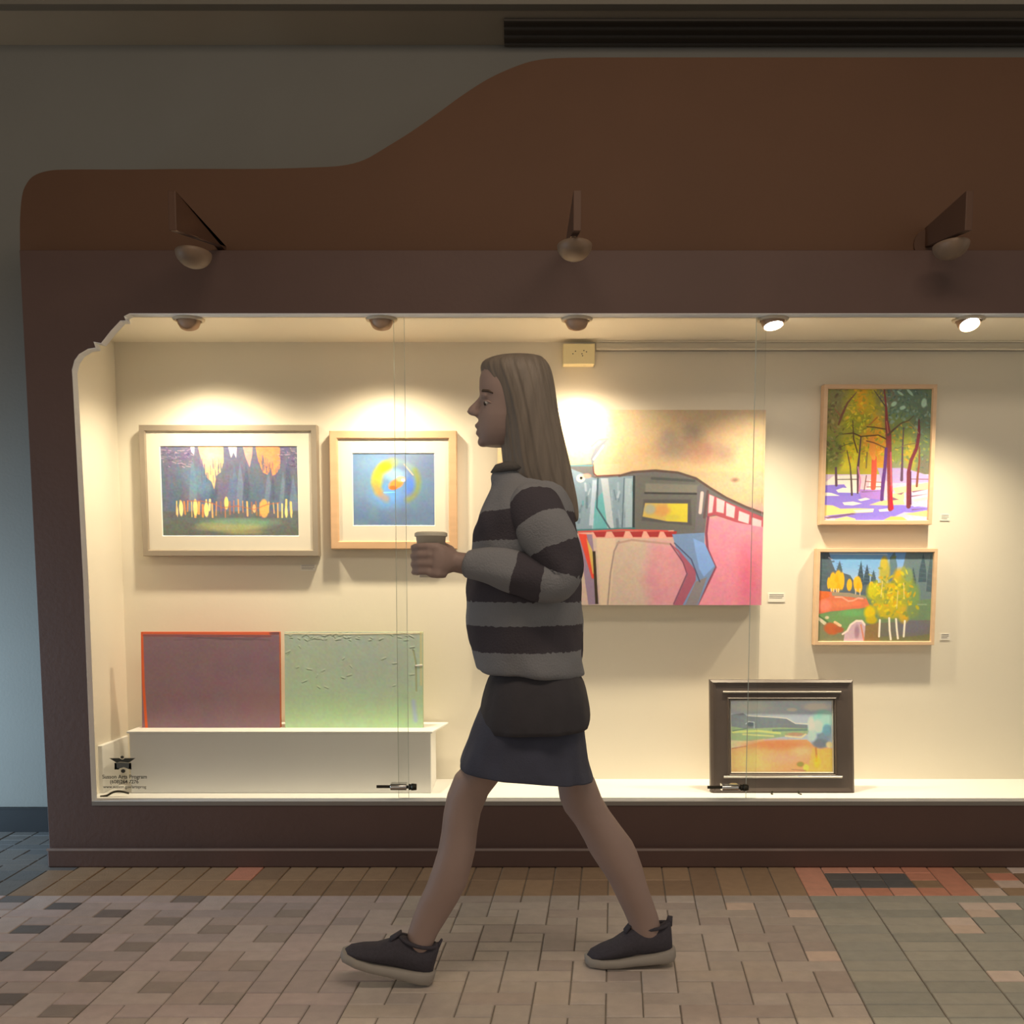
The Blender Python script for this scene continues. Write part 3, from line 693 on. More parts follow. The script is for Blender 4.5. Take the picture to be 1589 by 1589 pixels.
# ---- bright forest painting (crop box 265..1375 x 130..1510)
cv = Canvas((265, 1355, 130, 1510), 225, 285, (150, 150, 70))
cv.grad(130, 1050, (150,150,66), (170,166,60))
for u, v, a, b, c in [(380,250,140,140,(128,128,84)), (330,420,110,150,(132,120,72)), (640,300,180,200,(196,176,34)), (620,260,50,150,(226,164,30)), (760,560,130,160,(228,170,44)), (560,470,160,110,(150,152,40)), (500,800,140,150,(226,204,30)), (480,900,110,90,(218,206,60)), (780,730,130,130,(230,146,40)), (330,780,110,180,(120,134,66)), (330,900,90,90,(118,126,62)), (700,900,90,120,(196,170,50)), (820,900,70,90,(214,150,50)),
                      (1150,300,300,260,(92,122,106)), (1250,650,150,400,(100,116,92)), (1020,560,150,160,(122,140,78)), (1060,760,130,150,(150,152,60)), (1010,830,90,120,(130,146,78)), (1150,820,70,120,(180,160,54)), (1020,950,90,70,(132,138,110)), (1300,950,80,120,(110,106,90)), (880,200,120,120,(120,118,96))]:
    cv.dab(u, v, a, b, c, 0.85, 0.8)
for k in range(330):
    u = rnd.uniform(270, 1350); v = rnd.uniform(135, 900)
    if u < 420: cs = [(140,140,80), (110,120,60), (168,160,90), (104,92,60)]
    elif u < 860: cs = [(232,204,40), (200,184,40), (150,158,50), (236,184,60), (176,170,60), (216,150,40)] if v > 420 or 520 < u < 720 else [(170,160,70), (140,140,60), (206,190,70)]
    else: cs = [(104,140,122), (84,112,96), (140,168,150), (120,140,96), (96,120,84)] if v < 560 else [(130,148,80), (104,124,80), (150,156,70)]
    cv.dab(u, v, rnd.uniform(10, 30), rnd.uniform(8, 18), rnd.choice(cs), 0.75, 0.5, rnd.uniform(-1.2, 1.2))
for k in range(420):
    u = rnd.uniform(270, 1350); v = rnd.uniform(135, 960); a_ = rnd.uniform(-0.6, 2.4); L_ = rnd.uniform(22, 60)
    if v > 900 and 430 < u < 1200: continue
    right = u > 860 and not (u < 1180 and v > 480)
    if right: cs = [(78,104,92), (110,146,130), (92,124,110), (70,92,80), (128,150,110)]
    elif u < 450: cs = [(124,120,60), (96,96,52), (150,160,90), (92,120,50), (166,120,80)]
    elif v < 380: cs = [(190,176,50), (130,130,56), (226,196,50), (160,160,44)]
    elif u < 700: cs = [(150,168,40), (236,218,60), (206,196,30), (120,130,40), (216,226,70)]
    else: cs = [(222,150,40), (240,190,70), (196,170,50), (120,140,60), (150,160,60)]
    cv.line([(u, v), (u+L_*0.5*math.cos(a_)+rnd.uniform(-6, 6), v+L_*0.5*math.sin(a_)), (u+L_*math.cos(a_), v+L_*math.sin(a_))], [4, rnd.uniform(9, 18), 3], rnd.choice(cs), 0.7)
for u, v, a, b, r in [(950,300,32,22,-0.6), (1040,340,30,20,-0.3), (1110,180,50,14,0.8), (1260,290,28,48,0.1), (1010,190,40,12,0.6), (870,300,20,14,0.9)]: cv.dab(u, v, a, b, (176,208,176), 0.9, 0.4, r)
cv.grad(1025, 1510, (206,184,200), (206,184,200))
cv.poly([(265,1110), (350,1040), (620,1030), (700,1080), (860,1110), (860,1180), (300,1230)], (246,228,206), 1, 6)
cv.poly([(800,960), (1080,960), (1340,1040), (1340,1110), (860,1120)], (176,156,196), 1, 10)
cv.poly([(265,1140), (460,1130), (500,1180), (640,1210), (860,1200), (900,1330), (1340,1370), (1340,1440), (1100,1420), (900,1510), (450,1510), (265,1450)], (136,120,208), 1, 8)
cv.poly([(265,1250), (600,1250), (640,1300), (860,1290), (860,1400), (265,1380)], (142,124,214), 1, 6); cv.poly([(620,1180), (860,1190), (840,1290), (640,1270)], (170,128,200), 1, 10)
for p, c in [([(380,1190), (450,1165), (620,1180), (620,1220), (400,1215)], (250,242,214)), ([(265,1215), (330,1220), (420,1250), (265,1250)], (250,240,220)), ([(450,1320), (560,1310), (650,1330), (560,1350), (470,1345)], (250,244,224)), ([(610,1290), (690,1270), (740,1285), (640,1305)], (250,244,224)),
             ([(265,1345), (350,1350), (430,1385), (600,1380), (780,1385), (770,1420), (560,1430), (360,1450), (265,1460)], (246,214,130)), ([(560,1400), (780,1385), (770,1415), (600,1425)], (250,240,214)), ([(380,1490), (500,1465), (590,1490), (590,1510), (380,1510)], (246,210,140)), ([(830,1395), (940,1380), (940,1410), (840,1415)], (250,240,210)),
             ([(730,1345), (860,1300), (1080,1290), (1100,1340), (900,1350)], (244,206,140)), ([(970,1170), (1340,1110), (1340,1180), (1180,1210), (1000,1220)], (238,200,150)), ([(960,1230), (1090,1210), (1090,1290), (980,1290)], (236,196,146)), ([(1180,1290), (1340,1260), (1340,1290), (1200,1310)], (240,214,180)), ([(890,1500), (960,1465), (1080,1470), (1140,1510), (890,1510)], (240,190,100)), ([(1100,1440), (1340,1400), (1340,1470), (1160,1450)], (240,206,130)), ([(1180,1345), (1260,1325), (1280,1345), (1200,1365)], (250,236,214)), ([(890,1090), (930,1110), (910,1300), (880,1290)], (250,190,200)), ([(600,1040), (730,1040), (720,1170), (610,1180)], (240,190,196))]:
    cv.poly(p, c, 1, 5)
for q in [[(960,1260), (1040,1290), (970,1300)], [(1010,1230), (1090,1210), (1060,1240)], [(1170,1200), (1340,1180), (1180,1216)], [(1160,1250), (1340,1230), (1170,1262)], [(1170,1390), (1340,1380), (1180,1402)], [(640,1205), (850,1200), (650,1214)], [(265,1475), (560,1430), (600,1440), (300,1490)]]: cv.poly(q, (120,90,110), 0.9, 5)
cv.line([(390,1080), (590,1078)], 9, (90,90,70)); cv.line([(680,1100), (850,1110)], 8, (150,100,90)); cv.line([(700,1158), (860,1155)], 8, (130,80,80)); cv.line([(690,1040), (672,1190)], 10, (110,80,80)); cv.line([(1160,1075), (1340,1078)], 8, (130,90,90))
# trunks and branches
T = lambda pts, w, c: cv.line(pts, w, c)
T([(765,850), (768,1000), (765,1165)], [50, 58, 54], (222,92,66)); T([(735,650), (745,800), (760,860)], [50, 70, 40], (228,150,60))
T([(845,150), (870,330), (880,470), (905,620), (915,800), (930,1000), (940,1200), (950,1385)], [12, 22, 34, 60, 56, 52, 54, 52], (136,62,60)); T([(945,1150), (965,1380)], [16, 40], (196,36,50)); T([(885,760), (880,950), (865,1120), (858,1290)], [30, 34, 40, 34], (98,58,122))
T([(935,800), (950,1100), (965,1200)], 14, (190,90,100)); T([(880,480), (900,600)], 10, (196,120,90))
T([(900,620), (960,560), (1030,500), (1110,470), (1160,420)], [24, 18, 12, 10, 6], (96,76,58)); T([(1215,460), (1220,620), (1200,760), (1150,880), (1128,1000), (1135,1200), (1140,1360)], [12, 34, 36, 36, 40, 46, 46], (112,48,56)); T([(1150,1000), (1165,1340)], 10, (70,28,66))
T([(1230,740), (1235,900), (1222,1050), (1218,1150)], [10, 20, 22, 24], (124,72,52)); T([(1060,540), (1055,760), (1058,920), (1058,1085)], [8, 16, 22, 30], (92,66,84)); T([(1110,480), (1190,560), (1215,600)], 8, (150,140,96))
T([(620,640), (610,820), (600,950), (605,1220)], [14, 18, 26, 18], (92,62,76)); T([(600,950), (630,1100), (620,1200)], 14, (196,120,160)); T([(530,470), (545,660), (590,800)], [8, 14, 12], (96,74,50)); T([(480,780), (520,950), (535,1100), (545,1240)], [8, 12, 18, 20], (86,66,66)); T([(370,960), (380,1140)], [22, 26], (98,72,84))
T([(430,610), (540,600), (620,635), (800,620), (880,660)], [8, 14, 12, 12, 14], (92,72,40)); T([(680,535), (760,540), (870,560)], 12, (96,76,44)); T([(680,680), (760,700), (870,750)], 12, (128,84,50)); T([(385,510), (410,430), (470,290), (560,180)], [18, 26, 20, 8], (124,84,60)); T([(340,350), (400,420)], 10, (150,96,66))
T([(740,160), (800,240), (860,320)], [6, 12, 14], (90,84,66)); T([(385,760), (460,720), (540,700)], 7, (90,90,50)); T([(1000,760), (1090,720), (1190,705)], 9, (120,110,70)); T([(700,520), (780,440)], 12, (180,110,50)); T([(690,800), (685,960)], 14, (130,110,60))
cv.noise(0.02, 14, 15); cv.noise(0.015, 7, 16)
G2 = (1.2, 1.24, 1.5)
picture('forest_painting', 'pale wood framed tall painting of sunlit trees over violet shade, upper right', (1276, 596, 1451, 814), 7, False, (1282, 601, 1445, 808), cv, M_pine, G2, yf=4.035)

# ---- autumn meadow painting (crop 7 box 195..1405 x 240..1175)
cv = Canvas((200, 1400, 240, 1172), 235, 185, (110, 130, 90))
cv.grad(240, 560, (104,156,228), (160,190,226)); cv.dab(600, 330, 260, 90, (120,176,244), 0.7, 1.3)
cv.poly([(1100,240), (1400,240), (1400,760), (1080,760), (1060,450)], (104,124,122), 1, 12); cv.poly([(930,300), (980,240), (1010,380), (1010,560), (920,560)], (96,122,126), 1, 6)
cv.poly([(200,240), (290,240), (320,340), (360,430), (520,480), (560,540), (700,560), (860,560), (860,700), (200,640)], (84,98,104), 1, 6)
for u, v, w, h in [(245,250,70,330), (405,330,60,160), (630,330,60,260), (695,365,60,210), (765,425,50,140), (1180,400,60,200), (1280,250,70,300), (1360,250,60,400), (1110,420,50,200)]:
    cv.poly([(u, v), (u+w*0.5, v+h*0.6), (u+w*0.6, v+h), (u-w*0.6, v+h), (u-w*0.5, v+h*0.6)], rnd.choice([(70,90,96), (62,82,92), (78,96,100)]), 1, 5)
    for q in range(5): cv.line([(u-w*0.5, v+h*(0.2+0.16*q)), (u+w*0.5, v+h*(0.23+0.16*q))], 8, (90,112,116), 0.6)
cv.line([(300,345), (345,340)], 16, (84,104,110)); cv.line([(290,300), (325,320)], 12, (190,190,200))
for u, v, a, b in [(340,550,36,100), (395,540,42,110), (435,540,26,90), (298,560,18,60), (515,580,28,62), (600,570,40,80), (625,600,26,60), (580,550,24,50), (745,590,24,46)]: cv.dab(u, v, a, b, (240,176,40), 1, 0.25)
for u, v in [(380,520), (610,590), (400,600)]: cv.dab(u, v, 20, 40, (230,160,20), 0.8, 0.6)
for u in (325, 352, 380, 402, 582, 628): cv.line([(u, 620), (u+2, 690)], 8, (226,206,184))
cv.poly([(200,640), (330,650), (520,665), (690,700), (740,800), (600,830), (330,850), (200,880)], (206,112,76), 1, 6); cv.poly([(330,655), (520,660), (690,700), (690,725), (500,700), (340,690)], (150,138,112), 1, 6)
cv.dab(260, 790, 70, 60, (240,132,104), 0.9, 0.6); cv.dab(450, 770, 120, 36, (212,124,84), 0.9, 0.7); cv.line([(370,705), (440,705), (510,745), (560,740), (610,715), (660,720)], 16, (240,160,130), 0.9); cv.dab(600, 770, 50, 24, (226,120,80), 0.8, 0.6); cv.poly([(200,640), (310,650), (310,700), (200,740)], (212,106,50), 0.9, 8)
cv.poly([(200,880), (330,860), (560,825), (720,820), (730,960), (560,990), (480,1080), (440,1000), (280,960), (200,930)], (110,146,88), 1, 6); cv.dab(560, 870, 120, 34, (108,168,98), 0.8, 0.8)
cv.poly([(200,960), (440,1000), (480,1090), (460,1172), (200,1172)], (124,128,92), 1, 8)
cv.line([(205,925), (268,975)], 34, (206,196,160)); cv.line([(375,965), (432,998)], 30, (232,190,140)); cv.dab(340, 1030, 80, 60, (186,98,54), 1, 0.4, 0.3); cv.dab(290, 915, 22, 16, (214,196,150), 0.9, 0.5); cv.dab(420, 1040, 50, 30, (176,92,54), 0.9, 0.6); cv.line([(200,900), (300,960)], 14, (70,96,60), 0.7)
cv.poly([(470,1172), (480,1080), (520,1010), (590,945), (660,940), (700,980), (700,1172)], (196,168,172), 1, 6); cv.line([(460,1085), (510,1050), (540,990), (600,948), (660,950), (690,990)], 20, (240,212,190)); cv.dab(610, 1060, 26, 70, (160,124,136), 0.9, 0.6); cv.line([(650,990), (690,1160)], 16, (206,130,90), 0.9)
cv.poly([(700,980), (1400,940), (1400,1172), (690,1172)], (112,110,92), 1, 8); cv.poly([(690,1172), (700,1000), (850,960), (860,1172)], (140,112,66), 0.9, 10); cv.dab(1200, 1010, 190, 90, (108,106,116), 0.8, 0.9); cv.poly([(850,1110), (1200,1110), (1400,1080), (1400,1172), (850,1172)], (114,116,76), 0.9, 12)
cv.poly([(1220,740), (1400,720), (1400,940), (1150,940)], (108,132,96), 1, 8)
for u, v, a, b, c in [(880,450,56,150,(178,166,60)), (870,360,36,70,(196,176,60)), (780,640,80,90,(196,190,30)), (740,860,60,70,(214,186,20)), (760,940,60,40,(190,168,30)), (1040,520,70,110,(206,164,30)), (970,620,80,70,(200,172,40)), (900,780,110,130,(190,176,36)), (1020,720,90,180,(196,176,30)), (1110,640,90,190,(160,162,50)), (1190,700,70,140,(118,146,80)), (1100,880,60,90,(196,164,50)), (1190,850,70,70,(120,140,84)), (1130,480,50,70,(128,150,96)), (960,850,110,70,(186,166,40)), (850,700,60,70,(160,160,50)), (1080,450,30,60,(150,160,80))]:
    cv.dab(u, v, a, b, c, 0.95, 0.5)
for k in range(150):
    u = rnd.gauss(970, 130); v = rnd.gauss(700, 130)
    if v < 930 and 680 < u < 1260: cv.dab(u, v, rnd.uniform(12, 30), rnd.uniform(8, 16), rnd.choice([(214,196,30), (190,170,30), (206,160,30), (150,156,60), (222,206,60), (128,140,60)]), 0.75, 0.5, rnd.uniform(-1.5, 1.5))
for pts in [[(848,940), (845,1110)], [(945,920), (955,1050), (970,1140)], [(1018,930), (1030,1040), (1045,1130)], [(1112,950), (1105,1110)]]: cv.line(pts, 20, (244,226,196))
for pts in [[(862,540), (850,700)], [(1028,640), (1020,820)], [(1085,560), (1095,720)]]: cv.line(pts, 8, (226,206,140), 0.8)
cv.line([(1330,780), (1240,780)], 14, (140,160,124), 0.8); cv.line([(300,262), (900,268)], 10, (236,232,224), 0.6)
cv.noise(0.02, 14, 17)
picture('meadow_painting', 'pale wood framed painting of yellow aspens and orange meadow below the forest painting', (1266, 851, 1453, 1001), 6, False, (1271, 856, 1448, 997), cv, M_pine, G2, yf=4.035)

# ------------------------------------------------------------------ shelf plinth and the two panels standing on it
yb0 = 3.80
bx0, bx1 = at(202, 1185, yb0).x, at(669, 1185, yb0).x; bzt = at(400, 1137, yb0).z
t = thing('display_plinth', ((bx0+bx1)/2, (yb0+YB)/2, z_ob), 'long low white plinth under the purple and green panels', 'plinth')
bevel(MB().box(bx0, bx1, yb0, YB-0.03, z_ob, bzt-0.002).build('body', M_white, t), 0.002, 1)
tp = MB().add([(at(197,1132,yb0).x, yb0-0.006, bzt-0.002), (at(671,1132,yb0).x, yb0-0.006, bzt-0.002), (at(671,1132,yb0).x+0.045, YB-0.03, bzt-0.002), (at(197,1132,yb0).x, YB-0.03, bzt-0.002),
               (at(197,1132,yb0).x, yb0-0.006, bzt+0.006), (at(671,1132,yb0).x, yb0-0.006, bzt+0.006), (at(671,1132,yb0).x+0.045, YB-0.03, bzt+0.006), (at(197,1132,yb0).x, YB-0.03, bzt+0.006)],
              [(0,1,2,3), (4,5,6,7), (0,1,5,4), (1,2,6,5), (2,3,7,6), (3,0,4,7)]).build('top_board', M_white, t); bevel(tp, 0.0015, 1)
ztop_ = bzt+0.006
def panel(name, lab, l, r, cvf, side, gain, relief):
    Y = yb0+0.09; x0, x1, _, z1 = rect(l, 981, r, 1131, Y); tilt = 0.06
    t = thing(name, ((x0+x1)/2, Y, ztop_), lab, 'painting', 'unframed panels on the white plinth')
    v = [(x0, Y+0.001, ztop_), (x1, Y+0.001, ztop_), (x1, Y+0.026, ztop_), (x0, Y+0.026, ztop_)]; h = z1-ztop_
    v += [(a, b+tilt*h, z1) for a, b, _ in v]
    MB().add(v, [(0,1,2,3), (4,5,6,7), (0,1,5,4), (1,2,6,5), (2,3,7,6), (3,0,4,7)]).build('board', side, t)
    canvas_obj('paint_layer', cvf, x0, x1, ztop_, z1, Y, t, gain, relief, tilt)
cv = Canvas((0, 640, 0, 455), 220, 156, (128, 100, 102))
cv.noise(0.012, 60, 21); cv.noise(0.016, 9, 22); cv.dab(560, 330, 110, 90, (138,104,100), 0.4, 1.2)
cv.line([(0,4), (320,6), (600,8)], 14, (222,96,58), 1, 5); cv.line([(600,8), (640,8)], 12, (120,70,66), 0.8, 5); cv.line([(4,0), (8,240), (20,455)], 12, (226,90,42), 1, 5); cv.line([(10,18), (600,22)], 6, (150,60,50), 0.6, 5)
for k in range(14): cv.line([(rnd.uniform(150, 600), 24), (rnd.uniform(150, 600), 40)], 3, (100,78,82), 0.5)
panel('purple_panel', 'dull purple textured panel with an orange-red edge, left one on the plinth', 218, 433, cv, mat('orange_red_edge', (0.75, 0.16, 0.06), 0.6), (1.5, 1.6, 2.0), 0.004)
cv = Canvas((0, 645, 0, 455), 220, 156, (146, 170, 130))
cv.grad(0, 455, (150,168,134), (152,186,126)); cv.dab(430, 170, 190, 130, (142,162,134), 0.6, 1.3); cv.noise(0.010, 50, 23); cv.noise(0.016, 9, 24)
for k in range(70):
    u = rnd.choice([rnd.uniform(0, 300), rnd.uniform(0, 640)]); v = rnd.choice([rnd.uniform(0, 40), rnd.uniform(0, 40), rnd.uniform(0, 260)]); a = rnd.uniform(4, 22)
    d_ = rnd.uniform(-12, 12); cv.line([(u, v), (u+a, v+d_)], 4, (186,200,152), 0.7); cv.line([(u, v+5), (u+a, v+d_+5)], 3, (104,132,94), 0.6)
cv.line([(0,8), (300,10), (645,6)], 8, (206,200,140), 0.8, 6); cv.line([(600,90), (612,150), (614,280)], 6, (110,92,80), 0.9); cv.line([(600,330), (610,420)], 20, (140,160,176), 0.6, 14); cv.line([(636,0), (636,250)], 10, (176,176,110), 0.8); cv.line([(612,160), (640,158)], 5, (230,214,180))
panel('green_panel', 'pale green heavily textured panel, right one on the plinth', 441, 656, cv, mat('pale_green_edge', (0.45, 0.52, 0.3), 0.6), (1.7, 1.6, 2.4), 0.010)

# ledge box at the left end
lx0, lx1 = at(148, 1196, 3.80).x, at(160, 1196, 3.80).x
t = MB().box(lx0, lx1, 3.80, YB-0.02, z_ob, at(150, 1157, 3.80).z).build('ledge_box', M_white); bevel(t, 0.003, 2)
tag(t, 'narrow cream ledge box against the left end of the case', 'box')

# ------------------------------------------------------------------ dark framed landscape on a small easel
ye = 3.80; tl = 0.14
x0, x1, z0, z1 = rect(1104, 1057, 1327, 1232, ye+0.02); z0 = at(1215, 1232, ye).z
z1 = z0 + (z1-z0)
t = thing('landscape_picture', ((x0+x1)/2, ye, z0), 'dark charcoal framed landscape with an orange field, leaning on a small easel', 'picture')
bw = 30*(x1-x0)/223
prof = [(0, 0.0), (0, 0.75), (0.12, 1.0), (0.3, 0.85), (0.86, 0.85), (0.94, 1.0), (1.0, 0.8), (1.0, 0.2)]
v, f = frame_mesh(x0, x1, z0, z1, ye, ye+0.035, bw, prof, tl, z0); mesh_obj('frame', v, f, M_blackfr, t)
v, f = frame_mesh(x0+bw, x1-bw, z0+bw, z1-bw, ye+0.008, ye+0.02, 0.007, [(0, 0), (0, 0.6), (0.5, 1), (1, 0.5), (1, 0)], tl, z0); mesh_obj('liner', v, f, M_liner, t)
d = bw*0.62
for dz, nm in ((z1-d, 'raised_bead'), (z0+bw*0.86, 'raised_bead')):
    mesh_obj(nm, *(lambda m: (m.v, m.f))(MB().tube([(x0+d*1.05, ye+0.002+tl*(dz-z0), dz), (x1-d*1.05, ye+0.002+tl*(dz-z0), dz)], 0.0042, 10)), M_liner, t)
mesh_obj('backing_board', *(lambda m: (m.v, m.f))(MB().add([(x0+.01, ye+.03, z0+.01), (x1-.01, ye+.03, z0+.01), (x1-.01, ye+.036, z0+.01), (x0+.01, ye+.036, z0+.01)] + [(a, b+tl*(z1-z0), z1-.01) for a, b in ((x0+.01, ye+.03), (x1-.01, ye+.03), (x1-.01, ye+.036), (x0+.01, ye+.036))],
      [(0,1,2,3), (4,5,6,7), (0,1,5,4), (1,2,6,5), (2,3,7,6), (3,0,4,7)])), M_can, t)
cv = Canvas((320, 1230, 345, 970), 200, 140, (170, 180, 180))
cv.grad(345, 560, (176,184,182), (168,180,190)); cv.dab(500, 400, 150, 40, (206,212,200), 0.7, 1.2); cv.dab(1000, 480, 150, 60, (160,172,200), 0.7, 1.2); cv.dab(1090, 400, 110, 30, (222,206,180), 0.8, 1.0); cv.dab(870, 425, 40, 14, (236,228,210), 0.8, 0.7)
cv.poly([(320,470), (430,455), (470,480), (700,495), (820,505), (900,550), (1020,560), (1020,620), (320,590)], (118,128,128), 1, 6); cv.line([(470,478), (700,490), (820,500), (900,545), (1010,548)], 7, (222,228,228), 0.8)
cv.dab(500, 550, 34, 22, (86,100,104), 1, 0.4); cv.line([(455,550), (480,528), (530,535), (530,600)], 7, (196,206,196), 0.8)
cv.poly([(320,570), (450,590), (760,580), (1020,590), (1010,640), (800,660), (560,690), (320,720)], (146,168,124), 1, 8); cv.line([(340,620), (560,610), (760,630)], 18, (196,214,120), 0.9, 10); cv.line([(430,640), (700,655)], 14, (206,204,130), 0.8, 10); cv.line([(700,605), (1000,600)], 18, (104,130,118), 0.9, 8); cv.line([(340,610), (460,590)], 10, (96,124,100), 0.8)
cv.poly([(320,690), (500,700), (620,680), (620,710), (400,740), (320,760)], (196,190,144), 1, 10); cv.dab(900, 640, 80, 16, (176,140,110), 0.9, 0.6); cv.line([(810,655), (950,668), (990,640)], 14, (240,196,150), 0.9)
cv.poly([(320,760), (460,735), (640,695), (1000,685), (1050,730), (1230,760), (1230,970), (320,970)], (236,158,104), 1, 8); cv.dab(720, 730, 260, 40, (228,132,84), 0.9, 1.0); cv.dab(500, 880, 200, 100, (248,186,112), 0.9, 1.2); cv.dab(800, 850, 160, 40, (240,164,130), 0.7, 1.2); cv.dab(950, 790, 80, 40, (246,186,130), 0.7, 1.2); cv.poly([(1050,760), (1230,770), (1230,970), (1000,970)], (240,176,84), 0.9, 20)
cv.line([(320,765), (460,742)], 8, (150,120,90), 0.8)
for u, v, a, b, c in [(1130,640,90,110,(112,132,144)), (1140,520,80,90,(142,206,190)), (1180,500,50,60,(160,220,200)), (1100,570,50,60,(190,226,226)), (1040,560,30,70,(200,228,226)), (1120,720,70,40,(110,118,124)), (1050,650,40,50,(176,200,206)), (1180,600,40,50,(106,150,160)), (1200,730,30,26,(206,190,130))]: cv.dab(u, v, a, b, c, 0.9, 0.5)
cv.line([(1080,760), (1085,870)], 18, (170,120,70), 0.8, 8); cv.dab(940, 900, 34, 24, (140,140,70), 0.9, 0.6); cv.dab(990, 930, 24, 30, (232,214,80), 0.9, 0.6); cv.dab(1090, 880, 30, 50, (246,190,50), 0.7, 0.8); cv.line([(860,945), (990,955)], 8, (150,120,90), 0.8)
cv.noise(0.02, 16, 27)
ax0, ax1, az0, az1 = x0+bw+0.005, x1-bw-0.005, z0+bw+0.005, z1-bw-0.005
canvas_obj('artwork', cv, ax0, ax1, az0, az1, ye+0.014+tl*(az0-z0), t, (1.6, 1.7, 2.1), 0, tl)
t = thing('table_easel', (at(1217,1232,ye).x, ye, z_ob), 'little wire easel holding the charcoal framed landscape', 'easel')
eb = MB(); r = 0.003
for pxx in (1197, 1238):
    X = at(pxx, 1232, ye).x; zz = z0-0.004
    eb2 = MB(); eb2.tube([(X, ye+0.10, z0+0.30), (X, ye+0.045, z0+0.01), (X, ye+0.03, zz), (X, ye-0.008, zz), (X, ye-0.012, zz+0.012), (X, ye-0.010, zz+0.02)], r, 8); eb2.build('hook', M_darkmetal, t, True)
    eb3 = MB(); eb3.tube([(X, ye+0.03, zz), (X-0.004 if pxx < 1217 else X+0.004, ye-0.03, z_ob+0.002)], r, 8); eb3.build('leg', M_darkmetal, t, True)
X0, X1 = at(1197,1232,ye).x, at(1238,1232,ye).x
MB().tube([(X0, ye+0.032, z0-0.004), (X1, ye+0.032, z0-0.004)], r, 8).build('crossbar', M_darkmetal, t, True)
MB().tube([((X0+X1)/2, ye+0.10, z0+0.28), ((X0+X1)/2, ye+0.22, z_ob+0.003)], r, 8).build('leg', M_darkmetal, t, True)

# ------------------------------------------------------------------ wall box, locks, lettering, labels, cable
x0, x1, z0, z1 = rect(874, 533, 923, 565, YB-0.055)
t = thing('wall_box', ((x0+x1)/2, YB, z0), 'small cream box with tiny holes under the cornice, above the bull canvas', 'box')
bevel(MB().box(x0, x1, YB-0.055, YB, z0, z1).build('cover', mat('cream_plastic', (0.95, 0.84, 0.50), 0.5), t), 0.003, 2)
for a, b in [(889,549), (893,545), (903,549), (906,544), (910,546), (904,552)]:
    q = at(a, b, YB-0.0555); MB().cyl((q.x, YB-0.0562, q.z), 0.0022, 0.002, 'y', 10).build('hole', M_black, t)
def lock(l, y, lab):
    Y = YF-0.012; P = lambda px, py: at(px, py, Y)
    c = P(l+33, y); s = (P(l+34, y)-P(l+33, y)).x
    t = thing('showcase_lock', c, lab, 'lock', 'sliding glass locks')
    bevel(MB().box(c.x-33*s+0.0, c.x-10*s, Y+0.002, Y+0.005, c.z-2.2*s, c.z+2.4*s).build('ratchet_bar', M_darkmetal, t), 0.0005, 1)
    b = MB().cyl((c.x-11*s, Y-0.002, c.z), 5.2*s, 25*s, 'x', 20).box(c.x-11*s, c.x+14*s, Y, Y+0.03, c.z-5*s, c.z+5*s).build('body', M_chrome, t, True); bevel(b, 0.001, 2)
    kn = MB().cyl((c.x+17.5*s, Y-0.002, c.z), 5*s, 4*s, 'x', 20, 4.4*s).cyl((c.x+21.5*s, Y-0.002, c.z), 5.6*s, 8*s, 'x', 20, 5*s).cyl((c.x+14*s, Y-0.002, c.z), 2.5*s, 4*s, 'x', 12).build('key_cylinder', M_darkmetal, t, True)
lock(584, 1221, 'chrome sliding glass lock at the white plinth foot, left of the walker'); lock(1098, 1222, 'chrome sliding glass lock in front of the charcoal framed landscape')
M_ink = mat('dark_vinyl_lettering', (0.05, 0.055, 0.045), 0.6); M_star = mat('grey_vinyl_emblem', (0.13, 0.145, 0.14), 0.6)
Yl = YG-0.0012
t = thing('window_lettering', at(192, 1223, Yl), 'small dark star emblem and three lines of lettering on the glass, lower left corner', 'lettering')
def flat(name, pts, m, th=0.0008):
    P = [at(a, b, Yl) for a, b in pts]; n = len(P)
    v = [(q.x, Yl, q.z) for q in P] + [(q.x, Yl+th, q.z) for q in P]
    return mesh_obj(name, v, [tuple(range(n)), tuple(range(2*n-1, n-1, -1))] + [(i, (i+1) % n, n+(i+1) % n, n+i) for i in range(n)], m, t)
flat('star_point', [(169.5,1176.5), (185,1176.5), (188.5,1178.5), (191,1178.5), (194,1176.5), (210,1176.5), (203,1181.5), (199.5,1183.5), (187,1182.2), (181,1183.5), (177,1181)], M_ink)
flat('star_body', [(178.5,1184), (187,1183), (199,1184), (203,1184), (203.5,1190), (203,1194), (196,1192), (192,1190.5), (187,1192), (178,1194), (178.5,1189)], M_star)
flat('star_edge', [(177.6,1184), (180.5,1184), (181,1192), (186,1192), (184,1194.2), (177.6,1194.2)], M_ink); flat('star_edge', [(200.5,1184), (203.5,1184), (204,1194.2), (197,1192.6), (200,1191.5)], M_ink)
for nm, (cx_, cy_), rr in (('star_tip', (189.5,1175), 2.6), ('dot', (191,1196.5), 3.4)):
    flat(nm, [(cx_+rr*math.cos(a), cy_+rr*0.85*math.sin(a)) for a in [2*math.pi*k/16 for k in range(16)]], M_ink)
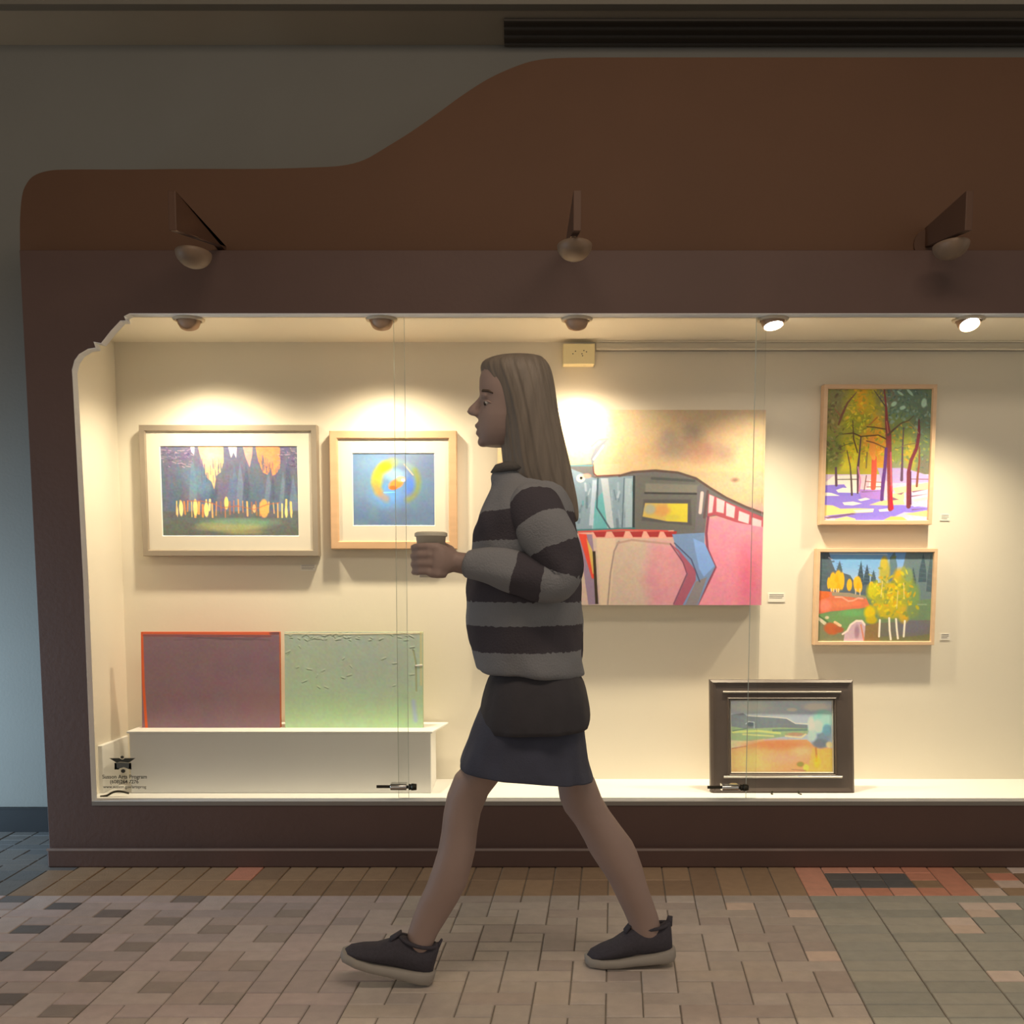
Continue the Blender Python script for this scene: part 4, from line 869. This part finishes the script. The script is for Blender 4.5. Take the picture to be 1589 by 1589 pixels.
def text(s, l, r, base, h):
    cu = bpy.data.curves.new('lettering', 'FONT'); cu.body = s; cu.size = 1.0; cu.extrude = 0.0; cu.offset = 0.018; o = bpy.data.objects.new('tmp', cu); C.objects.link(o)
    dg = bpy.context.evaluated_depsgraph_get(); me = bpy.data.meshes.new_from_object(o.evaluated_get(dg)); bpy.data.objects.remove(o)
    xs_ = [q.co.x for q in me.vertices]; a, b = min(xs_), max(xs_); A, B = at(l, base, Yl), at(r, base, Yl)
    k = (B.x-A.x)/(b-a); kz = h*(B.x-A.x)/(r-l)/0.72
    for q in me.vertices: q.co = ((q.co.x-a)*k+A.x, Yl-0.0003, A.z+q.co.y*kz)
    me.materials.clear(); me.materials.append(M_ink)
    o = bpy.data.objects.new('text_line', me); C.objects.link(o); o.parent = t; o.matrix_parent_inverse = Matrix.Translation(-t.location)
text('Susson Arts Program', 159, 228, 1208, 6.0); text('(608)264 7276', 171, 215, 1215.5, 5.6); text('www.susson.gov/artsprog', 160, 227, 1223, 4.6)
# cable
Yk = YG+0.03; cb = MB(); pts = [at(a, b, Yk) for a, b in smooth_curve([(156,1236), (166,1234.5), (174,1230), (182,1228), (190,1228.5), (200,1231)], 4)]
cb.tube(pts, 0.004, 8); o = cb.build('cable', M_darkmetal, None, True); tag(o, 'short dark cable lying in the bottom left corner of the case', 'cable')
# small title cards on the wall
M_card = mat('title_card', (0.84, 0.82, 0.76), 0.7); M_cardink = mat('card_print', (0.25, 0.23, 0.22), 0.8)
for (l, t_, r, b), lab in [((466, 876, 490, 886), 'tiny white title card under the right corner of the silver framed print'), ((1192, 921, 1218, 934), 'tiny white title card right of the bull canvas'), ((1459, 798, 1474, 808), 'tiny white title card right of the tall forest painting'), ((1459, 983, 1474, 993), 'tiny white title card right of the meadow painting')]:
    x0, x1, z0, z1 = rect(l, t_, r, b, YB-0.003); tt = thing('title_card', ((x0+x1)/2, YB, z0), lab, 'label', 'title cards on the back wall')
    MB().box(x0, x1, YB-0.003, YB, z0, z1).build('card', M_card, tt)
    for q in range(3): MB().box(x0+0.005, x1-0.005-0.006*(q == 2), YB-0.0036, YB-0.003, z1-0.005-0.0065*q, z1-0.003-0.0065*q).build('printed_line', M_cardink, tt)
# ------------------------------------------------------------------ the walker
M_skin = mat('skin', (0.36, 0.26, 0.225), 0.55, noise=0.06, nscale=14, spec=0.35)
M_hair = mat('light_brown_hair', (0.20, 0.165, 0.13), 0.55, noise=0.35, nscale=60, stretch=(1, 1, 0.12), bump=0.5, bscale=160)
M_shirt = mat('dark_shirt_cloth', (0.048, 0.045, 0.052), 0.9, noise=0.15, nscale=18, bump=0.3, bscale=60)
M_denim = mat('dark_denim', (0.055, 0.060, 0.092), 0.85, noise=0.25, nscale=22, bump=0.3, bscale=260)
M_shoe = mat('charcoal_knit_shoe', (0.060, 0.055, 0.070), 0.85, noise=0.3, nscale=140, bump=0.5, bscale=420)
M_sole = mat('off_white_rubber', (0.36, 0.33, 0.29), 0.6, noise=0.08, nscale=20)
M_eye_ = mat('eye_white', (0.6, 0.57, 0.53), 0.3); M_iris = mat('dark_iris', (0.03, 0.02, 0.015), 0.25); M_lip = mat('lip', (0.30, 0.13, 0.11), 0.5); M_brow = mat('eyebrow_hair', (0.09, 0.06, 0.04), 0.8)
YC = 2.605; YN, YFAR = 2.555, 2.665          # hips, near leg, far leg
person = thing('person', onfloor(800, 1512), 'person with shoulder-length hair in a striped sweater and dark skirt striding left with a cup', 'person')
b = MB()
S = b.slices
def sl(rows, Y, f=1.0, **k):
    S([(l, y, r, y, (Y[0]+(Y[1]-Y[0])*i/(len(rows)-1)) if isinstance(Y, tuple) else Y, ry) for i, (l, r, y, ry) in enumerate(rows)], **k)
# near (leading) leg
sl([(776,860,1085,.070), (764,850,1110,.078), (744,822,1150,.080), (726,792,1182,.077), (706,781,1202,.074), (694,758,1232,.062), (688,746,1262,.056), (685,741,1290,.054), (680,738,1318,.055), (672,732,1344,.054), (662,724,1372,.049), (650,711,1398,.042), (640,695,1424,.035), (632,680,1448,.031), (633,671,1468,.029), (636,666,1482,.024)], (2.56, 2.545), n=28)
# far (trailing) leg
sl([(800,888,1085,.070), (806,892,1110,.078), (835,896,1150,.080), (856,908,1185,.076), (864,923,1209,.070), (868,934,1238,.062), (876,946,1258,.056), (893,962,1280,.054), (907,981,1305,.055), (915,989,1322,.055), (930,997,1345,.053), (945,1003,1368,.048), (958,1012,1395,.041), (970,1021,1420,.034), (979,1026,1442,.031), (984,1030,1462,.029), (990,1031,1474,.024)], (2.66, 2.675), n=28)
# feet inside the shoes
b.tube([at(660,1490,2.545), at(630,1484,2.545), at(585,1480,2.545), at(558,1476,2.545)], [(.020,.020), (.025,.022), (.030,.016), (.022,.012)], 16)
b.tube([at(1034,1474,2.675), at(1000,1476,2.675), at(955,1490,2.675), at(930,1496,2.675)], [(.020,.018), (.024,.022), (.030,.014), (.022,.01)], 16)
# pelvis, trunk, neck
sl([(780,885,1110,.11), (772,892,1070,.13), (772,890,1040,.135), (770,888,1000,.135), (766,884,950,.13), (758,884,900,.14), (754,884,850,.155), (758,884,810,.165), (775,880,782,.165), (792,872,766,.12), (802,862,752,.075), (800,856,735,.056), (796,850,712,.052), (790,846,690,.05), (800,840,668,.05)], YC, n=36)
# shoulders
b.ball(at(828,796,YC-.135), .052, .055, .052); b.ball(at(834,796,YC+.135), .052, .055, .052)
# head without the nose
H = [(765,826,556.5,.030), (755,838,562,.050), (748,846,572,.064), (744,851,588,.072), (743.5,853,604,.075), (745,852,617,.0745), (747,850,627,.073), (744,846,638,.070), (742.5,840,650,.068), (742,836,660,.064), (742.5,832,670,.059), (744,826,679,.052), (747,818,687,.043), (754,808,693,.030)]
rows = []
for l, r, y, ry in H: rows.append((l, y, r, y, YC, ry))
S(rows, n=40, power=2.2)
b.tube([at(747,617,YC), at(741,627,YC), at(733,636,YC), at(728.5,643,YC)], [.006,.0085,.0105,.0095], 14)                        # nose
b.tube([at(742,638,YC-.010), at(736,645,YC-.010)], [.010,.008], 12); b.tube([at(742,638,YC+.010), at(736,645,YC+.010)], [.010,.008], 12)
b.ball(at(742.5,661,YC), .0095, .021, .0075); b.ball(at(743.5,672,YC), .0095, .019, .0075)                                       # lips
b.ball(at(750,686,YC), .015, .018, .013)                                                                                         # chin
b.tube([at(748,616,YC-.012), at(749,612,YC-.030), at(756,614,YC-.052)], [.007,.008,.006], 10); b.tube([at(748,616,YC+.012), at(749,612,YC+.030), at(756,614,YC+.052)], [.007,.008,.006], 10)   # brow ridge
b.ball(at(808,634,YC-.074), .012, .006, .026); b.ball(at(808,634,YC+.074), .012, .006, .026)                                     # ears
# near arm: shoulder, elbow, wrist
YA = 2.425
b.tube([at(830,792,2.47), at(846,830,YA+.01), at(866,872,YA), at(880,903,YA)], [.044,.041,.037,.034], 18)
b.tube([at(880,903,YA), at(840,899,YA), at(790,888,YA+.005), at(740,878,YA+.01), at(712,873,YA+.014), at(700,871,YA+.016)], [.034,.036,.034,.028,.025,.024], 18)
# far arm hanging behind, hand by the skirt
b.tube([at(836,792,2.74), at(850,860,2.79), at(866,925,2.80), at(876,990,2.80), at(890,1052,2.79)], [.042,.038,.033,.028,.023], 18)
# cup axis, used by the hand
CUPX = at(669, 860, 2.455); cy0 = CUPX.y; cxw = CUPX.x
def zpx(py): return at(669, py, 2.455).z
RC = 0.0335
def ring(a, z, r): return Vector((cxw + r*math.cos(math.radians(a)), cy0 + r*math.sin(math.radians(a)), z))
# near hand: palm against the viewer's side of the cup
w0 = at(703, 871, YA+.016)
b.tube([w0, at(694,870,YA+.006), at(682,869,YA-.012+.0), at(672,868,cy0-RC-.014)], [(.023,.026), (.022,.032), (.017,.038), (.012,.038)], 18)
b.tube([at(690,852,YA+.0), at(676,851,cy0-RC-.013), at(664,851,cy0-RC-.010)], [.011,.011,.0095], 12); b.tube([at(690,889,YA+.0), at(678,890,cy0-RC-.013), at(666,890,cy0-RC-.010)], [.013,.012,.0095], 12)
fz = [848.5, 861.5, 874.5, 887.0]; fr_ = [.0080, .0086, .0082, .0072]; fe = [-238, -252, -246, -226]
for q in range(4):
    z = zpx(fz[q]); r0 = RC + fr_[q]*0.92; angs = [-62, -92, -122, -150, -178, -204, fe[q]+12, fe[q]]
    rr = [r0+.008, r0+.005, r0+.004, r0+.0015, r0+.001, r0, r0, r0]
    dz = [0, 0, .0005, .001, .0005, 0, -.001, -.0015]
    k = fr_[q]
    b.tube([ring(a, z+dz[i]-0.0006*i, rr[i]) for i, a in enumerate(angs)], [k*1.1, k*1.15, k*1.12, k, k*1.03, k*.94, k*.85, k*.55], 12)
# thumb: leaves the side of the palm by the wrist, round the right side of the cup
zt = zpx(850)
b.tube([w0+Vector((0, .008, .006)), ring(-18, zpx(862), RC+.020), ring(14, zpx(853), RC+.013), ring(44, zt+.004, RC+.010), ring(70, zt+.008, RC+.009), ring(84, zt+.009, RC+.0085)], [.015,.0145,.0115,.0098,.0092,.006], 12)
# far hand: relaxed, hanging
hw = at(890,1052,2.79)
b.tube([hw, at(896,1068,2.79), at(900,1082,2.79), at(902,1096,2.79)], [(.020,.022), (.016,.030), (.014,.034), (.011,.034)], 16)
for q, (dx, L) in enumerate([(-14, 26), (-5, 31), (4, 29), (12, 22)]):
    p0 = at(903+dx*.55, 1094, 2.79+dx*.0004); p1 = at(904+dx*.5, 1094+L*.5, 2.788); p2 = at(899+dx*.42, 1094+L, 2.783); p3 = at(894+dx*.4, 1094+L*1.3, 2.776)
    b.tube([p0, p1, p2, p3], [.0085,.0082,.0074,.005], 10)
b.tube([at(890,1066,2.785), at(884,1082,2.775), at(884,1096,2.768)], [.011,.0095,.007], 10)
body = b.build('body', M_skin, person, True)
rm = body.modifiers.new('remesh', 'REMESH'); rm.mode = 'VOXEL'; rm.voxel_size = 0.0040; rm.use_smooth_shade = True
smd = body.modifiers.new('smooth', 'SMOOTH'); smd.factor = 0.5; smd.iterations = 4
bake(body); body.data.polygons.foreach_set('use_smooth', [True]*len(body.data.polygons))
# face details
for sgn, nm in ((-1, 'eye'), (1, 'eye')):
    e = MB().ball(at(756.5,626,YC+sgn*.037), .0090, .0155, .0060, 16, 10).build('eye', M_eye_, person, True)
    MB().ball(at(752.8,626.3,YC+sgn*.0425), .0040, .0065, .0048, 12, 8).build('iris', M_iris, e, True)
    MB().tube([at(751,623.5,YC+sgn*.026), at(751,622,YC+sgn*.038), at(757,622.5,YC+sgn*.0515), at(763,625.5,YC+sgn*.056)], [.002,.0032,.003,.0015], 8).build('eyelid', M_skin, e, True)
    MB().tube([at(747,609,YC+sgn*.022), at(750,606,YC+sgn*.041), at(758,606.5,YC+sgn*.0555), at(765,610,YC+sgn*.062)], [.0022,.0036,.0032,.0014], 8).build('eyebrow', M_brow, person, True)
# hair: a lofted mass with strand grooves
hr = MB()
HR = [(786,832,551.5,.022), (766,841,554,.048), (750,848,560,.066), (744,853,568,.077), (748,857,582,.085), (757,860,600,.090), (764,863,620,.093), (770,866,642,.094), (774,870,662,.094), (777,875,684,.094), (779,880,704,.093), (781,884,722,.092), (785,888,742,.090), (795,892,760,.085), (808,895,776,.078), (826,897,790,.066), (850,898,802,.048), (868,897,810,.030)]
n = 120; rings = []
for i, (l, r, y, ry) in enumerate(HR):
    Lp, Rp = at(l, y, YC), at(r, y, YC); c = (Lp+Rp)/2; h = (Rp-Lp)/2; rg = []
    for k in range(n):
        t_ = 2*math.pi*k/n; g = 1 + (0.016*math.sin(13*t_+0.25*i)+0.012*math.sin(29*t_+1.3+0.15*i)+0.009*math.sin(47*t_))*min(1, i/4)
        rg.append(c + h*math.cos(t_)*g + Vector((0, ry*math.sin(t_)*g, 0.004*math.sin(9*t_+i)*(i > 12))))
    rings.append(rg)
v = [q for r in rings for q in r]; f = [(i*n+k, i*n+(k+1) % n, (i+1)*n+(k+1) % n, (i+1)*n+k) for i in range(len(rings)-1) for k in range(n)] + [tuple(range(n)), tuple(range(len(v)-n, len(v)))]
hair = mesh_obj('hair', v, f, M_hair, person, True)
ss = hair.modifiers.new('sub', 'SUBSURF'); ss.levels = ss.render_levels = 1
# ---- clothes
def stripe_mat(name, light, dark, bounds, axis='z'):
    """bounds: heights (world z) or attribute values where the colour swaps, first band light"""
    m = bpy.data.materials.new(name); m.use_nodes = True; nt = m.node_tree; bs = nt.nodes['Principled BSDF']; bs.inputs['Roughness'].default_value = 0.95; bs.inputs['Specular IOR Level'].default_value = 0.1
    at_ = nt.nodes.new('ShaderNodeAttribute'); at_.attribute_name = 'band'
    tc = nt.nodes.new('ShaderNodeTexCoord'); nz = nt.nodes.new('ShaderNodeTexNoise'); nz.inputs['Scale'].default_value = 90; nt.links.new(tc.outputs['Object'], nz.inputs['Vector'])
    ad = nt.nodes.new('ShaderNodeMath'); ad.operation = 'MULTIPLY_ADD'; nt.links.new(nz.outputs[0], ad.inputs[0]); ad.inputs[1].default_value = 0.02; nt.links.new(at_.outputs['Fac'], ad.inputs[2])
    rp = nt.nodes.new('ShaderNodeValToRGB'); rp.color_ramp.interpolation = 'CONSTANT'; el = rp.color_ramp.elements
    cols = [light, dark]; el[0].position = 0; el[0].color = (*light, 1); el[1].position = bounds[0]; el[1].color = (*dark, 1)
    for i, bb_ in enumerate(bounds[1:]): e = el.new(bb_); e.color = (*cols[i % 2], 1)
    nt.links.new(ad.outputs[0], rp.inputs[0]); nt.links.new(rp.outputs[0], bs.inputs['Base Color'])
    n2 = nt.nodes.new('ShaderNodeTexNoise'); n2.inputs['Scale'].default_value = 220; nt.links.new(tc.outputs['Object'], n2.inputs['Vector'])
    bp = nt.nodes.new('ShaderNodeBump'); bp.inputs['Strength'].default_value = 0.5; bp.inputs['Distance'].default_value = 0.004; nt.links.new(n2.outputs[0], bp.inputs['Height']); nt.links.new(bp.outputs[0], bs.inputs['Normal'])
    return m
def set_band(o, vals):
    a = o.data.attributes.new('band', 'FLOAT', 'POINT'); a.data.foreach_set('value', np.array(vals, np.float32))
LT, DK = (0.245, 0.25, 0.265), (0.078, 0.070, 0.082)
SW = [(800,858,724,.058), (772,862,731,.068), (762,868,738,.076), (764,872,748,.088), (764,878,758,.120), (758,884,770,.158), (748,889,785,.180), (739,892,802,.188), (734,895,822,.190), (732,897,850,.190), (729,899,880,.188), (725,901,905,.186), (721,901,935,.185), (722,901,965,.184), (727,902,1000,.182), (732,905,1026,.182), (735,906,1036,.180), (742,904,1041,.172)]
n = 72; v = []; yy = []
for i, (l, r, y, ry) in enumerate(SW):
    sag = 8 if i > 12 else 0
    Lp, Rp = at(l, y, YC), at(r, y+sag, YC); c = (Lp+Rp)/2; h = (Rp-Lp)/2
    for k in range(n):
        t_ = 2*math.pi*k/n; wr = 1 + (0.010*math.sin(5*t_+y*0.05)+0.008*math.sin(11*t_-y*0.08))*(i > 3)
        p = c + h*math.cos(t_)*wr + Vector((0, ry*math.sin(t_)*wr, 0)); v.append(p); yy.append(y)
f = [(i*n+k, i*n+(k+1) % n, (i+1)*n+(k+1) % n, (i+1)*n+k) for i in range(len(SW)-1) for k in range(n)] + [tuple(range(len(v)-n, len(v)))]
sweater = mesh_obj('sweater', v, f, None, person, True); tag(sweater, 'loose sweater in broad grey and charcoal stripes')
# vertices are in world space here (parent offset is in the inverse matrix): use true height for the bands
zt_, zb_ = at(800, 724, YC).z, at(800, 1050, YC).z
def bandz(py): return (zt_ - at(800, py, YC-0.15).z)/(zt_-zb_)
set_band(sweater, [(zt_-q.z)/(zt_-zb_) for q in v])
sweater.data.materials.append(stripe_mat('striped_knit', LT, DK, [bandz(y)+.01 for y in (789, 838, 889, 934, 971, 1013)]))
ss = sweater.modifiers.new('sub', 'SUBSURF'); ss.levels = ss.render_levels = 2
so = sweater.modifiers.new('thick', 'SOLIDIFY'); so.thickness = 0.006; so.offset = -1
cr = MB().slices([(768,736,866,731,YC,.074), (761,733,868,729,YC,.080), (768,722,862,722,YC,.074), (778,719,858,719,YC,.066)], n=48).build('collar', mat('collar_knit', (0.115, 0.105, 0.095), 0.95, bump=0.5, bscale=200), sweater, True)
def sleeve(pts, rads, bounds, m_name, tw=0.0):
    P = [Vector(q) for q in pts]; n_ = 28; rings = []; band = []; Ls = [0]
    for i in range(1, len(P)): Ls.append(Ls[-1]+(P[i]-P[i-1]).length)
    for i, p in enumerate(P):
        tt = (P[min(i+1, len(P)-1)]-P[max(i-1, 0)]).normalized(); u = Vector((0, 1, 0)); u = (u - tt*u.dot(tt)).normalized(); w_ = tt.cross(u)
        for k in range(n_):
            a = 2*math.pi*k/n_; g = 1+0.03*math.sin(4*a+i*1.7)
            v_ = p + (u*math.cos(a) + w_*math.sin(a))*rads[i]*g; rings.append(v_); band.append(Ls[i]/Ls[-1] + tw*math.sin(a))
    f_ = [(i*n_+k, i*n_+(k+1) % n_, (i+1)*n_+(k+1) % n_, (i+1)*n_+k) for i in range(len(P)-1) for k in range(n_)] + [tuple(range(n_)), tuple(range(len(rings)-n_, len(rings)))]
    o = mesh_obj('sleeve', rings, f_, stripe_mat(m_name, LT, DK, bounds), sweater, True); set_band(o, band)
    s_ = o.modifiers.new('sub', 'SUBSURF'); s_.levels = s_.render_levels = 2
    return o
sleeve([at(818,772,2.50), at(828,786,2.465), at(838,808,2.435), at(850,838,2.42), at(862,868,2.415), at(872,890,2.415), at(868,904,2.412), at(848,903,2.41), at(815,893,2.41), at(780,884,2.415), at(745,877,2.425), at(726,874,2.43), at(722,873.5,2.431)],
       [.058, .066, .068, .066, .062, .058, .055, .055, .054, .050, .042, .035, .030], [.09, .225, .36, .50, .62, .76], 'striped_knit_sleeve', 0.0)
sleeve([at(838,772,2.70), at(846,800,2.745), at(856,850,2.785), at(866,905,2.80), at(873,955,2.80), at(880,1005,2.80), at(886,1040,2.79), at(888,1050,2.79)], [.055,.064,.062,.058,.052,.046,.038,.03], [.09,.3,.45,.62,.78,.92], 'striped_knit_far_sleeve')
# shirt tail and skirt
def garment(name, rows, m, lab, nf=13, amp=.012, sub=1):
    n = 96; v = []
    for i, (l, yl, r, yr, ry) in enumerate(rows):
        Lp, Rp = at(l, yl, YC), at(r, yr, YC); c = (Lp+Rp)/2; h = (Rp-Lp)/2; g0 = i/(len(rows)-1)
        for k in range(n):
            t_ = 2*math.pi*k/n; g = 1 + g0*(amp*math.sin(nf*t_+.6*i)+amp*.6*math.sin((nf+8)*t_+1))*(1-abs(math.cos(t_))**6)
            pw = lambda q_: math.copysign(abs(q_)**0.78, q_)
            v.append(c + h*pw(math.cos(t_))*g + Vector((0, ry*pw(math.sin(t_))*g, 0)))
    f = [(i*n+k, i*n+(k+1) % n, (i+1)*n+(k+1) % n, (i+1)*n+k) for i in range(len(rows)-1) for k in range(n)]
    o = mesh_obj(name, v, f, m, person, True); so = o.modifiers.new('thick', 'SOLIDIFY'); so.thickness = 0.004; so.offset = -1; tag(o, lab)
    return o
garment('shirt_tail', [(776,1020,884,1022,.130), (768,1036,894,1038,.150), (755,1052,906,1056,.176), (750,1075,911,1078,.188), (746,1096,914,1098,.194), (745,1114,915,1112,.198), (748,1128,911,1124,.198)], M_shirt, 'dark shirt hanging below the sweater', 11, .012)
garment('skirt', [(772,1030,894,1032,.140), (766,1046,899,1050,.150), (761,1062,901,1070,.157), (752,1084,903,1092,.163), (742,1106,905,1114,.169), (732,1128,907,1138,.176), (724,1150,909,1162,.182), (716,1170,914,1186,.187), (712,1182,919,1200,.190), (713,1186,920,1204,.190)], M_denim, 'short dark navy skirt', 9, .016)
# ---- shoes
def shoe(L, origin, pitch, ydir, lab):
    """built toe towards -x, heel at x=0, sole bottom at z=0; then pitched about the heel or toe and placed"""
    sh = MB(); n_ = 24
    st = [(-L, .010, .030, .014), (-L+.012, .030, .044, .016), (-L+.04, .043, .056, .018), (-L+.075, .046, .068, .020), (-L+.105, .043, .088, .021), (-L+.13, .039, .104, .022), (-L+.155, .037, .104, .022), (-L+.185, .036, .099, .023), (-.018, .034, .102, .024), (-.004, .026, .112, .025), (.004, .012, .108, .026)]
    v = []; f = []
    for (x, w_, top, bot) in st:
        for k in range(n_):
            a = 2*math.pi*k/n_; c_, s_ = math.cos(a), math.sin(a)
            z = bot + (top-bot)*(0.5+0.5*s_); wid = w_*(abs(c_)**0.8)*math.copysign(1, c_)*(1.0 if s_ < 0.1 else 1-0.25*s_)
            v.append(Vector((x, wid, z)))
    for i in range(len(st)-1):
        for k in range(n_): f.append((i*n_+k, i*n_+(k+1) % n_, (i+1)*n_+(k+1) % n_, (i+1)*n_+k))
    f += [tuple(range(n_)), tuple(range(len(v)-n_, len(v)))]
    so_ = [(-L-.006, .012, .012, .030), (-L+.004, .034, .004, .031), (-L+.04, .049, .001, .027), (-L+.08, .050, 0, .026), (-L+.13, .043, 0, .028), (-L+.18, .040, 0, .032), (-.02, .039, 0, .036), (.004, .030, .002, .038), (.012, .012, .010, .036)]
    v2 = []; f2 = []
    for (x, w_, z0_, z1_) in so_:
        for k in range(16):
            a = 2*math.pi*k/16; c_, s_ = math.cos(a), math.sin(a); v2.append(Vector((x, w_*math.copysign(abs(c_)**.4, c_), (z0_+z1_)/2+(z1_-z0_)/2*math.copysign(abs(s_)**.5, s_))))
    for i in range(len(so_)-1):
        for k in range(16): f2.append((i*16+k, i*16+(k+1) % 16, (i+1)*16+(k+1) % 16, (i+1)*16+k))
    f2 += [tuple(range(16)), tuple(range(len(v2)-16, len(v2)))]
    R = Matrix.Rotation(pitch, 4, 'Y')
    tr3 = lambda vs: [R @ q for q in vs]
    v, v2 = tr3(v), tr3(v2); zm = min(q.z for q in v2); off = Vector(origin) - Vector((0, 0, zm-0.001))
    up = mesh_obj('shoe', [q+off for q in v], f, M_shoe, person, True); tag(up, lab)
    mesh_obj('sole', [q+off for q in v2], f2, M_sole, up, True)
    tabs = MB().tube([off + R @ Vector((-.002, 0, .095)), off + R @ Vector((.004, 0, .122))], [(.010,.006), (.007,.003)], 10); tabs.build('heel_tab', M_shoe, up, True)
    tg = MB().tube([off + R @ Vector((-L+.108, 0, .088)), off + R @ Vector((-L+.126, 0, .112))], [(.020,.007), (.016,.004)], 10); tg.build('tongue', M_shoe, up, True)
    cl_ = []
    for k in range(25):
        a = 2*math.pi*k/24; cl_.append(off + R @ Vector((-L+.125+(L-.127)/2*(1-math.cos(a)), .029*math.sin(a), .103-.006*math.sin(a)**2)))
    MB().tube(cl_, .005, 8).build('collar', M_shoe, up, True)
    return up
hp = onfloor(664, 1523); shoe(.228, (hp.x, 2.545, 0), math.radians(16), 0, 'charcoal knit shoe with a pale sole, heel striking')
tp_ = onfloor(916, 1509); shoe(.226, (tp_.x+.222, 2.675, 0), math.radians(-4), 0, 'charcoal knit shoe with a pale sole, pushing off')
# ---- cup
cup = thing('paper_cup', (cxw, cy0, zpx(898)), 'pale paper cup with a rolled rim held out in front by the walker', 'cup')
zb_c, zt_c = zpx(896), zpx(829); n_ = 40
prof = [(.0, zb_c+.004), (.0265, zb_c+.004), (.0268, zb_c), (.0278, zb_c), (.0355, zt_c-.003), (.0372, zt_c-.003), (.0380, zt_c-.001), (.0372, zt_c+.0015), (.0352, zt_c+.001), (.0345, zt_c-.004), (.0272, zb_c+.008), (.0, zb_c+.008)]
v = []; f = []
for i in range(n_):
    a = 2*math.pi*i/n_
    for r, z in prof: v.append((cxw+r*math.cos(a), cy0+r*math.sin(a), z))
m_ = len(prof)
for i in range(n_):
    for q in range(m_-1): f.append((i*m_+q, i*m_+q+1, ((i+1) % n_)*m_+q+1, ((i+1) % n_)*m_+q))
M_cup = mat('paper_cup_board', (0.88, 0.82, 0.66), 0.6, noise=0.04, nscale=10)
mesh_obj('cup_body', v, f, M_cup, cup, True)
lid = MB().cyl((cxw, cy0, zt_c-.0055), .0388, .0075, 'z', 40, .0392).cyl((cxw, cy0, zt_c+.002), .0392, .003, 'z', 40, .0345)
lo_ = bevel(lid.build('lid', mat('pale_cup_lid', (0.82, 0.76, 0.60), 0.45), cup), 0.001, 2)

# soft folds in the cloth
tx = bpy.data.textures.new('cloth_folds', 'CLOUDS'); tx.noise_scale = 0.11; tx.noise_depth = 1
for o in [o for o in bpy.data.objects if o.name.split('.')[0] in ('sweater', 'sleeve', 'shirt_tail', 'skirt')]:
    if o.name.split('.')[0] in ('shirt_tail', 'skirt'):
        sb = o.modifiers.new('sub', 'SUBSURF'); sb.levels = sb.render_levels = 1; o.modifiers.move(len(o.modifiers)-1, 0)
    dm = o.modifiers.new('folds', 'DISPLACE'); dm.texture = tx; dm.strength = 0.022 if o.name.startswith('s') and not o.name.startswith('sk') and not o.name.startswith('sh') else 0.010; dm.mid_level = 0.5; dm.texture_coords = 'LOCAL'
    if any(m.type == 'SOLIDIFY' for m in o.modifiers): o.modifiers.move(len(o.modifiers)-1, len(o.modifiers)-2)
    o.data.polygons.foreach_set('use_smooth', [True]*len(o.data.polygons))
